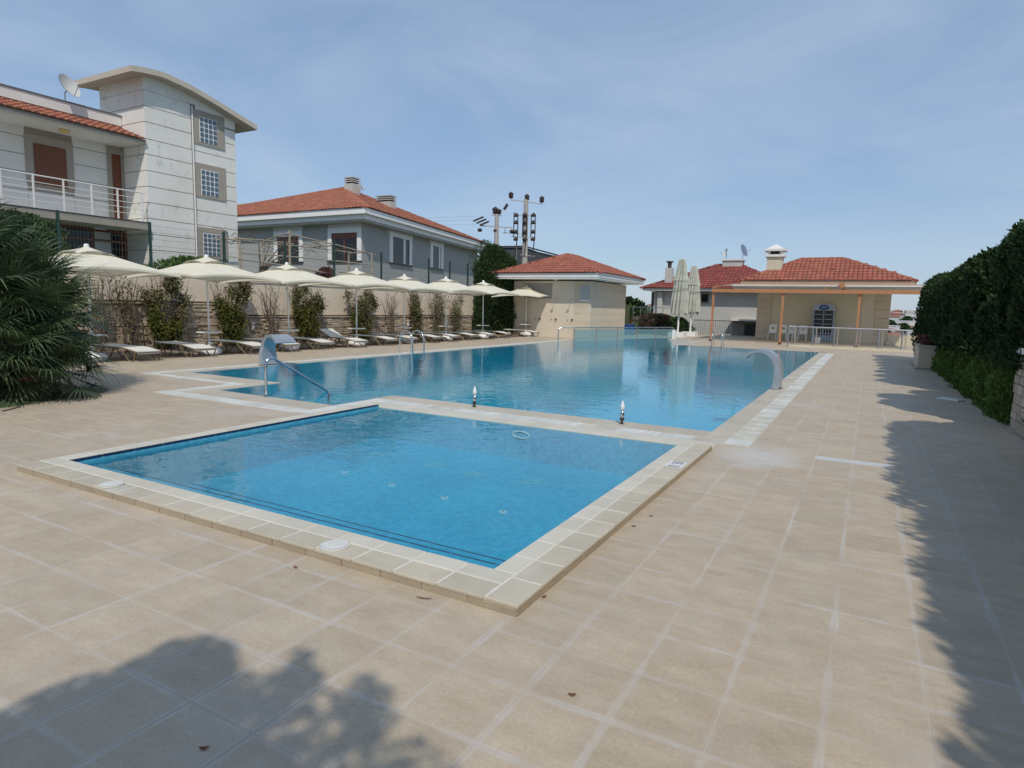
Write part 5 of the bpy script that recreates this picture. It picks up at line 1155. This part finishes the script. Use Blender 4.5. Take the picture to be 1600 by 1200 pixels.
# bright low clipped hedge in front
hb = [(22.6, .72), (20.9, .78), (19.2, .80), (17.5, .86), (15.8, .9), (14.2, .98), (12.8, .92)]
for k, (y, z) in enumerate(hb):
    rng = np.random.default_rng(300 + k)
    V = column((2.32, y), .52, 1.05, .0, z, 5200, rng, .5, .1, .075, .04)
    tree_thing('hedge_shrub', ['clipped green shrub beside the planter box', 'second clipped shrub from the planter box', 'third clipped shrub from the planter box', 'middle clipped shrub of the low green hedge', 'bright clipped shrub with sunlit top', 'clipped shrub second from the stone pier', 'clipped shrub right behind the stone pier'][k], 'shrub', (2.32, y, 0), 'low clipped shrubs below the cypresses', V, mShrubG, MB().tube([(2.32, y, 0), (2.32, y, z * .5)], .03, 6), crown='foliage')
hs = tag(MB().box(1.98, 12, -14, 23.05, -.003, .03).build('hedge_bed_soil', mSoil), kind='structure')
# plants in planter
rng = np.random.default_rng(5); C = np.stack([rng.uniform(1.45, 2.5, 900), rng.uniform(23.1, 24.9, 900), .75 + rng.uniform(0, .3, 900)], 1)
t = thing('planter_plants', 'low red-brown bedding plants in the beige planter box', 'plants', (2, 24, .75)); me = fast_mesh('foliage', leaves(C, np.tile([[0, 0, 1.]], (900, 1)), .1, .05, .6, rng) - np.array((2, 24, .75)), M('red_leaf', (.13, .035, .03), .7, rnd=.3)); o = bpy.data.objects.new('foliage', me); COL.objects.link(o); o.parent = t
# box-shaped conifer between grey house and shower building
rng = np.random.default_rng(8)
V = np.concatenate([column((-19.0, 32.2), 1.35, 1.35, .1, 4.75, 22000, rng, .35, .1, .13, .06), column((-19.2, 32.0), .9, 1.0, 3.0, 5.1, 4000, rng, .7, .3, .14, .06)])
tree_thing('conifer', 'big dark green clipped conifer beside the shower building', 'conifer', (-19.0, 32.2, 0), None, V, mTree, MB().tube([(-19, 32.2, 0), (-19, 32.2, 3)], [.15, .06], 8))
# wispy bush above it by pole
rng = np.random.default_rng(81); V = column((-22.5, 36.5), .8, .8, 3.6, 5.9, 1500, rng, .7, .5, .12, .05, False)
tree_thing('tree', 'thin blue-green treetop poking up left of the shorter power pole', 'tree', (-22.5, 36.5, 2), None, V, mTree, MB().tube([(-22.5, 36.5, 2), (-22.5, 36.5, 5.2)], [.08, .03], 6))
# climbers on the wall
def climber(y, w, h, leaf, lab, seed, dry=.4, basew=.25):
    rng = np.random.default_rng(seed); rnd = random.Random(seed)
    t = thing('wall_climber', lab, 'climbing plant', (-19.6, y, 0), 'climbing plants on the stone wall')
    mb = MB(); pts = []
    ns = 9 if leaf else 10
    for k in range(ns):
        u = (k / (ns - 1) - .5) * 2; x = -19.75 + rnd.uniform(-.1, .2); p0 = Vector((x + .1, y + u * basew * .5 * w, 0)); p3 = Vector((-19.72 + rnd.uniform(-.12, .12), y + u * w * .5 + rnd.uniform(-.1, .1), h * rnd.uniform(.8, 1.05)))
        p1 = p0.lerp(p3, .35) + Vector((.05, rnd.uniform(-.08, .08) - u * w * .12, 0)); p2 = p0.lerp(p3, .7) + Vector((0, rnd.uniform(-.08, .08) - u * w * .08, 0))
        mb.tube([p0, p1, p2, p3], [.022, .018, .012, .006], 5)
        for q in range(6 if leaf else 5):
            s = p1.lerp(p3, rnd.random()); e = s + Vector((rnd.uniform(-.1, .15), rnd.uniform(-.35, .35), rnd.uniform(.1, .5))); mb.tube([s, s.lerp(e, .5) + Vector((0, rnd.uniform(-.04, .04), 0)), e], [.009, .006, .003], 4)
            pts.append((s, e))
        pts += [(p0, p1), (p1, p2), (p2, p3)]
    mb.build('stems', mTwig, t)
    if leaf:
        n = int(leaf * 1.6); hh = rng.uniform(0, 1, n); blob = rng.uniform(0, 1, (26, 3)); bi = rng.integers(0, 26, n)
        zc = blob[bi, 0] * .9 + .06; zz = np.clip(zc + rng.normal(0, .07, n), .03, 1.02); hw = (.34 + .66 * np.clip(zz * 1.5, 0, 1)) * w * .5
        yy = y + (blob[bi, 1] * 2 - 1) * hw * .85 + rng.normal(0, .09, n); xx = -19.78 + np.abs(rng.normal(0, .16, n)) + blob[bi, 2] * .22
        C = np.stack([xx, yy, zz * h], 1); V = leaves(C, np.tile([[.5, 0, -.3]], (n, 1)), .095, .055, .7, rng); o3 = np.array((-19.6, y, 0)); 
        dm = (zz + .35 * blob[bi, 1] > 1.15 - dry) 
        for nm, mk, mt in (('foliage', ~dm, mVineG), ('dry_foliage', dm, mVineB)):
            if mk.sum() > 10: o = bpy.data.objects.new(nm, fast_mesh(nm, V[mk] - o3, mt)); COL.objects.link(o); o.parent = t
climber(10.5, .8, 2.3, 0, 'leafless brown climber behind the first parasol pole', 21); climber(11.3, .9, 2.35, 250, 'sparse twiggy climber just left of the big leafy one', 22, .9)
climber(12.45, 1.75, 2.3, 5200, 'big climber with dry top and green foot, left of the second parasol pole', 23, .45, .5)
climber(14.85, 1.55, 2.2, 4600, 'bushy mixed green and brown climber right of the second parasol pole', 24, .38, .5)
climber(16.6, .95, 2.2, 0, 'bare fan of grey twigs left of the third parasol pole', 25, .4, .15)
climber(18.4, 1.75, 2.2, 4800, 'dense green climber between the third and fourth parasol poles', 26, .38, .3)
climber(21.5, 1.9, 2.15, 3600, 'wedge-shaped climber behind the fourth parasol pole', 27, .6, .25)
climber(23.6, 1.1, 2.1, 0, 'bare branching climber left of the fifth parasol pole', 28, .4, .2)
climber(25.4, 1.0, 2.1, 2200, 'narrow brown climber right of the fifth parasol pole', 29, .85, .6)
climber(27.3, 1.4, 2.1, 600, 'thin hanging climber left of the sixth parasol pole', 30, .6, .3)
climber(29.0, 1.0, 2.1, 500, 'thin drooping climber right of the sixth parasol pole', 31, .7, .3)
# bank shrubs/grass above wall
rng = np.random.default_rng(60); n = 9000; C = np.stack([rng.uniform(-22.5, -20.3, n), rng.uniform(6, 32, n), 2.05 + np.abs(rng.normal(0, .16, n))], 1)
o = bpy.data.objects.new('bank_grass', fast_mesh('bank_grass', leaves(C, np.tile([[0, 0, 1.]], (n, 1)), .22, .03, .35, rng), mGrassM)); COL.objects.link(o); tag(o, kind='stuff')
rng = np.random.default_rng(61); V = column((-21.6, 14.9), .7, 1.6, 2.0, 3.05, 3500, rng, .6, .25, .1, .06)
tree_thing('shrub', 'low green shrub behind the mesh fence at the foot of the tower', 'shrub', (-21.6, 14.9, 2), None, V, mShrubG, None, crown='foliage')
rng = np.random.default_rng(62); V = column((-22.2, 22.0), .4, .6, 2.0, 3.15, 1200, rng, .6, .25, .1, .06)
tree_thing('shrub', 'small reddish shrub behind the fence left of the fourth parasol', 'shrub', (-22.2, 22.0, 2), None, V, M('red_shrub', (.16, .05, .045), .8, (.09, .05, .04), 5, 1, rnd=.3), None, crown='foliage')
rng = np.random.default_rng(63); V = column((-22.3, 9.6), 1.0, 1.5, 2.0, 4.0, 5000, rng, .6, .3, .12, .06)
tree_thing('shrub', 'dark leafy shrub on the bank behind the fan palm', 'shrub', (-22.3, 9.6, 2), None, V, mTree, None, crown='foliage')
# bushes beyond the glass
def bush(name, lab, c, rx, ry, z0, z1, n, mat, seed, ln=.11, wd=.045, taper=.7):
    rng = np.random.default_rng(seed); V = column(c, rx, ry, z0, z1, n, rng, taper, .35, ln, wd, z1 > 1.1 and rx > .5)
    return tree_thing(name, lab, 'shrub', (c[0], c[1], 0), None, V, mat, MB().tube([(c[0], c[1], 0), (c[0], c[1], z1 * .6)], [.05, .02], 6), crown='foliage')
bush('shrub', 'dark red-brown bush behind the glass screen', (-12.5, 42.5), 1.7, 1.3, 0, 1.35, 7000, M('red_brown_leaf', (.07, .035, .025), .8, (.035, .04, .018), 1.6, 1, rnd=.35), 71)
bush('shrub', 'green bush at the right of the red-brown one, by the furled parasol', (-11.0, 42.2), .9, .9, 0, 1.15, 3500, mTree, 72)
bush('shrub', 'tiny sage-green plant above the blue planter', (-14.0, 38.9), .25, .25, .6, 1.3, 300, mPalmDry, 73)
ag = thing('agave', 'spiky green agave behind the blue planter', 'agave', (-13.3, 40.2, .3))
for k in range(16):
    a = k * 2.4; e = .5 + .5 * (k % 4) / 3; L_ = .9; mb = MB()
    for i in range(5): u = i / 4; w = .06 * (1 - u) + .004; p = Vector((math.cos(a) * u * L_ * math.cos(e), math.sin(a) * u * L_ * math.cos(e), u * L_ * math.sin(e) - .15 * u * u)); s = Vector((-math.sin(a), math.cos(a), 0)) * w; mb.v += [tuple(p + s), tuple(p - s)]; 
    mb.f = [(2 * i, 2 * i + 1, 2 * i + 3, 2 * i + 2) for i in range(4)]; mb.build('leaf', mShrubG, ag, True)
MB().lathe(-13.3, 40.2, [(.2, 0), (.3, .3)], 12).build('pot', mTerra, ag)
# fan palm
pm = thing('fan_palm', 'large bushy fan palm with drooping fronds at the left edge of the paving', 'palm', (-12.0, 4.4, 0))
def frond_mesh(seed, mat):
    rnd = random.Random(seed); mb = MB(); Lp = 1.0
    mb.tube([(0, 0, 0), (.5, 0, .06), (Lp, 0, 0)], [.018, .014, .010], 4)
    n = 30; fr_len = rnd.uniform(.75, .9)
    for k in range(n):
        a = (k / (n - 1) - .5) * 2 * R(118) + rnd.uniform(-.03, .03); L_ = fr_len * (1 - .22 * abs(a) / R(118)) * rnd.uniform(.85, 1.05); dr = rnd.uniform(.15, .5); wb = .016
        d = Vector((math.cos(a), math.sin(a), 0)); s = Vector((-math.sin(a), math.cos(a), 0)); pts = []
        for u in (0, .35, .62, .82, 1.):
            w = wb * (.55 + 1.3 * u if u < .4 else 1.15 * (1.03 - u) / .6) ; z = .12 * math.sin(abs(a)) * u - dr * L_ * u ** 3.0 * .9 + .03 * math.cos(a * 2)
            p = Vector((Lp, 0, 0)) + d * (u * L_ * (1 - .25 * dr * u * u)) + Vector((0, 0, z)); pts.append((p + s * w + Vector((0, 0, .006)), p - s * w + Vector((0, 0, .006))))
        b = len(mb.v); 
        for p, q in pts: mb.v += [tuple(p), tuple(q)]
        mb.f += [(b + 2 * i, b + 2 * i + 1, b + 2 * i + 3, b + 2 * i + 2) for i in range(4)]
    me = bpy.data.meshes.new('frond'); me.from_pydata(mb.v, [], mb.f); me.materials.append(mat); return me
fms = [frond_mesh(s, mPalm) for s in range(5)]; fdry = frond_mesh(9, mPalmDry)
rnd = random.Random(4)
heads = [(0, 0, 1.5), (-.75, .35, 1.9), (.3, .4, 1.0), (-.45, -.65, 1.25), (-1.2, -.4, 2.1), (.45, -.3, .7), (-.1, .9, 1.15), (.55, .15, .35), (.1, -.6, .45), (.3, .8, .4)]
for h, (hx, hy, hz) in enumerate(heads):
    MB().tube([(-12.0 + hx * .5, 4.4 + hy * .5, 0), (-12.0 + hx, 4.4 + hy, hz)], [.14, .11], 9).build('trunk', mTwig, pm)
    N_ = 44
    for k in range(N_):
        az = k * 2.39996 + h; u = k / N_; el = R(78 - 135 * u + rnd.uniform(-8, 8)); dry = u > .93
        o = inst(fdry if dry else fms[(k + h) % 5], 'frond', pm, (-12.0 + hx, 4.4 + hy, hz + .05)); s = rnd.uniform(.82, 1.05) * (.9 if h else 1)
        o.scale = (s, s, s); o.rotation_euler = (rnd.uniform(-.5, .5), -el, az)
        o.rotation_euler = (Matrix.Rotation(az, 3, 'Z') @ Matrix.Rotation(-el, 3, 'Y') @ Matrix.Rotation(rnd.uniform(-.4, .4), 3, 'X')).to_euler()
pt = thing('terracotta_pot', 'reddish terracotta pot half hidden by the fan palm fronds', 'pot', (-11.35, 4.85, 0)); MB().lathe(-11.35, 4.85, [(.16, 0), (.24, .30)], 20).build('body', mTerra, pt, smooth=True); MB().lathe(-11.35, 4.85, [(.26, .301), (.27, .35), (.22, .355)], 20).build('rim', mTerra, pt); MB().lathe(-11.35, 4.85, [(.21, .34), (.21, .345)], 16).build('soil', mSoil, pt)

# tree whose crown hangs over the photographer and shades the near paving
t = thing('shade_tree', 'leafy tree overhanging the camera position, shading the near left paving', 'tree', (1.1, -2.8, 0))
rng = np.random.default_rng(44)
SHD = [(-2.62, .7, .28), (-2.95, .3, .4), (-2.5, 1.1, .27), (-2.45, 1.5, .26), (-2.15, 1.35, .32), (-2.1, .9, .42), (-1.75, 1.05, .36), (-1.7, .6, .4), (-2.5, .4, .45), (-1.95, .2, .45)]
LSE = [(-1.75, 1.5, .24), (-1.45, 1.35, .26), (-1.2, 1.45, .22), (-1.3, 1.1, .26), (-2.0, 1.75, .12), (-1.6, 1.75, .13), (-.95, 1.3, .16)]
Cs = []
for lst, per in ((SHD, 1500), (LSE, 210)):
    for (x, y, r) in lst:
        zc = 3.45 + rng.uniform(-.1, .25); k = zc * .8693; q = rng.normal(0, .46, (per, 3)); q /= np.maximum(1, np.linalg.norm(q, axis=1))[:, None]
        Cs.append(np.array([x + .60 * k, y - .80 * k, zc]) + q * np.array([r, r, .3]))
C = np.concatenate(Cs)
MB().tube([(1.1, -2.8, 0), (1.0, -2.7, 1.7), (.5, -2.3, 2.8), (-.3, -1.7, 3.4)], [.13, .11, .07, .04], 8).build('trunk', mTwig, t)
mb = MB()
for (x, y, r) in SHD + LSE: e = Vector((x + 1.82, y - 2.43, 3.5)); a = Vector((.5, -2.3, 2.8)); mb.tube([a, a.lerp(e, .5) + Vector((0, 0, .1)), e], [.03, .02, .008], 5)
mb.build('limbs', mTwig, t)
o = bpy.data.objects.new('crown', fast_mesh('crown', leaves(C, np.tile([[0, 0, 1.]], (len(C), 1)), .085, .05, 1.2, rng) - np.array((1.1, -2.8, 0)), mShrubG)); COL.objects.link(o); o.parent = t

# ------------------------------------------------------------------ the town on the far slope
cols = [('white', M('town_white', (.66, .66, .64), .9)), ('cream', M('town_cream', (.55, .47, .37), .9)), ('peach', M('town_peach', (.50, .31, .23), .9)), ('grey', M('town_grey', (.38, .38, .39), .9))]
rTown = M('town_roof', (.36, .13, .08), .9, (.28, .11, .075), .3, 1)
rnd = random.Random(12)
ordw = ['lowest', 'low', 'lower middle', 'middle', 'upper middle', 'upper', 'skyline']
def town_house(az, d, w, dp, h, ci, hip, lab):
    x, y = d * math.sin(R(az)), d * math.cos(R(az)); z = terr_z(x, y) - .5; cn, cm = cols[ci]
    t = thing('town_house', lab, 'house', (x, y, z), 'houses of the town on the far slope', R(-az) + rnd.uniform(-.35, .35))
    MB().box(-w / 2, w / 2, -dp / 2, dp / 2, 0, h).build('wall', cm, t, True)
    if hip:
        e = .6; o = MB(); A = [(-w / 2 - e, -dp / 2 - e, h), (w / 2 + e, -dp / 2 - e, h), (w / 2 + e, dp / 2 + e, h), (-w / 2 - e, dp / 2 + e, h)]; q = min(w, dp) * .5 - .2; r1 = (-w / 2 + q, 0, h + q * .42); r2 = (w / 2 - q, 0, h + q * .42)
        o.poly([A[0], A[1], r2, r1]).poly([A[1], A[2], r2]).poly([A[2], A[3], r1, r2]).poly([A[3], A[0], r1]).poly(A[::-1]); o.build('roof', rTown, t, True)
    else: MB().box(-w / 2 - .2, w / 2 + .2, -dp / 2 - .2, dp / 2 + .2, h + .01, h + .5).build('roof', cols[0][1], t, True)
    nw = int(w / 3); 
    for i in range(nw):
        for j in range(int(h / 3)): MB().box(-w / 2 + (i + .3) * w / nw, -w / 2 + (i + .65) * w / nw, -dp / 2 - .06, -dp / 2, j * 3 + .9, j * 3 + 2.3).build('window', mGlass, t, True)
num = ['first', 'second', 'third', 'fourth', 'fifth', 'sixth', 'seventh', 'eighth', 'ninth', 'tenth', 'eleventh', 'twelfth', 'thirteenth', 'fourteenth', 'fifteenth', 'sixteenth', 'seventeenth', 'eighteenth', 'nineteenth', 'twentieth', 'twenty-first', 'twenty-second', 'twenty-third', 'twenty-fourth', 'twenty-fifth', 'twenty-sixth', 'twenty-seventh', 'twenty-eighth', 'twenty-ninth', 'thirtieth', 'thirty-first', 'thirty-second', 'thirty-third', 'thirty-fourth', 'thirty-fifth', 'thirty-sixth', 'thirty-seventh', 'thirty-eighth', 'thirty-ninth', 'fortieth', 'forty-first', 'forty-second', 'forty-third', 'forty-fourth']
specs = []
for k in range(56):
    left = k % 4 == 0
    specs.append((left, rnd.uniform(-19.5, -14.2) if left else rnd.uniform(.6, 3.9), 330 + (k % 9) * 62 + rnd.uniform(-25, 25), rnd.uniform(6.5, 12), rnd.uniform(6, 9), rnd.choice((3.0, 3.2, 5.6, 5.8)), rnd.choice((0, 0, 0, 1, 3, 2)), rnd.random() < .5))
for side in (True, False):
    for q, sp_ in enumerate(sorted([z for z in specs if z[0] == side], key=lambda z: z[1])):
        town_house(*sp_[1:], '%s %s-roofed town house, %s from left in the far gap %s' % (cols[sp_[6]][0], 'red' if sp_[7] else 'flat', num[q], 'left of the furled parasols' if side else 'right of the bar'))
# nearer red-roofed house just past the shower building
town_house(-18.6, 120, 9, 7, 5.0, 2, True, 'peach red-roofed house low beyond the glass screen'); 
tz = terr_z
TL = {}
trees_ = []
for k in range(26):
    left = k % 3 == 0; trees_.append((left, rnd.uniform(-19.8, -14.2) if left else rnd.uniform(.6, 4.0), k))
for side in (True, False):
    for q, z in enumerate(sorted([z for z in trees_ if z[0] == side], key=lambda z: z[1])): TL[z[2]] = 'small round dark tree, %s from left among the far houses %s' % (num[q], 'left of the furled parasols' if side else 'right of the bar')
for k in range(26):
    left = k % 3 == 0; az = trees_[k][1]; _u = rnd.uniform(-19.8, -14.2) if left else rnd.uniform(-.2, 4.4); d = rnd.uniform(300, 900); 
    if k == 0: az, d = -19.0, 120
    if k == 3: az, d = -18.2, 135
    x, y = d * math.sin(R(az)), d * math.cos(R(az)); z = tz(x, y); rng = np.random.default_rng(900 + k); r = rnd.uniform(2.2, 4.2) * (1.6 if k in (0, 3) else 1); hh = r * 1.5 + (z * -1 - r * 1.5 + 3.6 - (k == 3) * .5 if k in (0, 3) else 0)
    n = 420; V = column((x, y), r, r, z, z + hh, n, rng, .8, .4, r * .42, r * .24, False)
    tree_thing('tree', ('tall dark pine standing right past the shower building wall' if k == 0 else 'second dark pine on the skyline left of the furled parasols' if k == 3 else TL[k]), 'tree', (x, y, z), 'trees among the town houses', V, mTree, MB().tube([(x, y, z - .5), (x, y, z + hh * .5)], [r * .1, r * .05], 5))
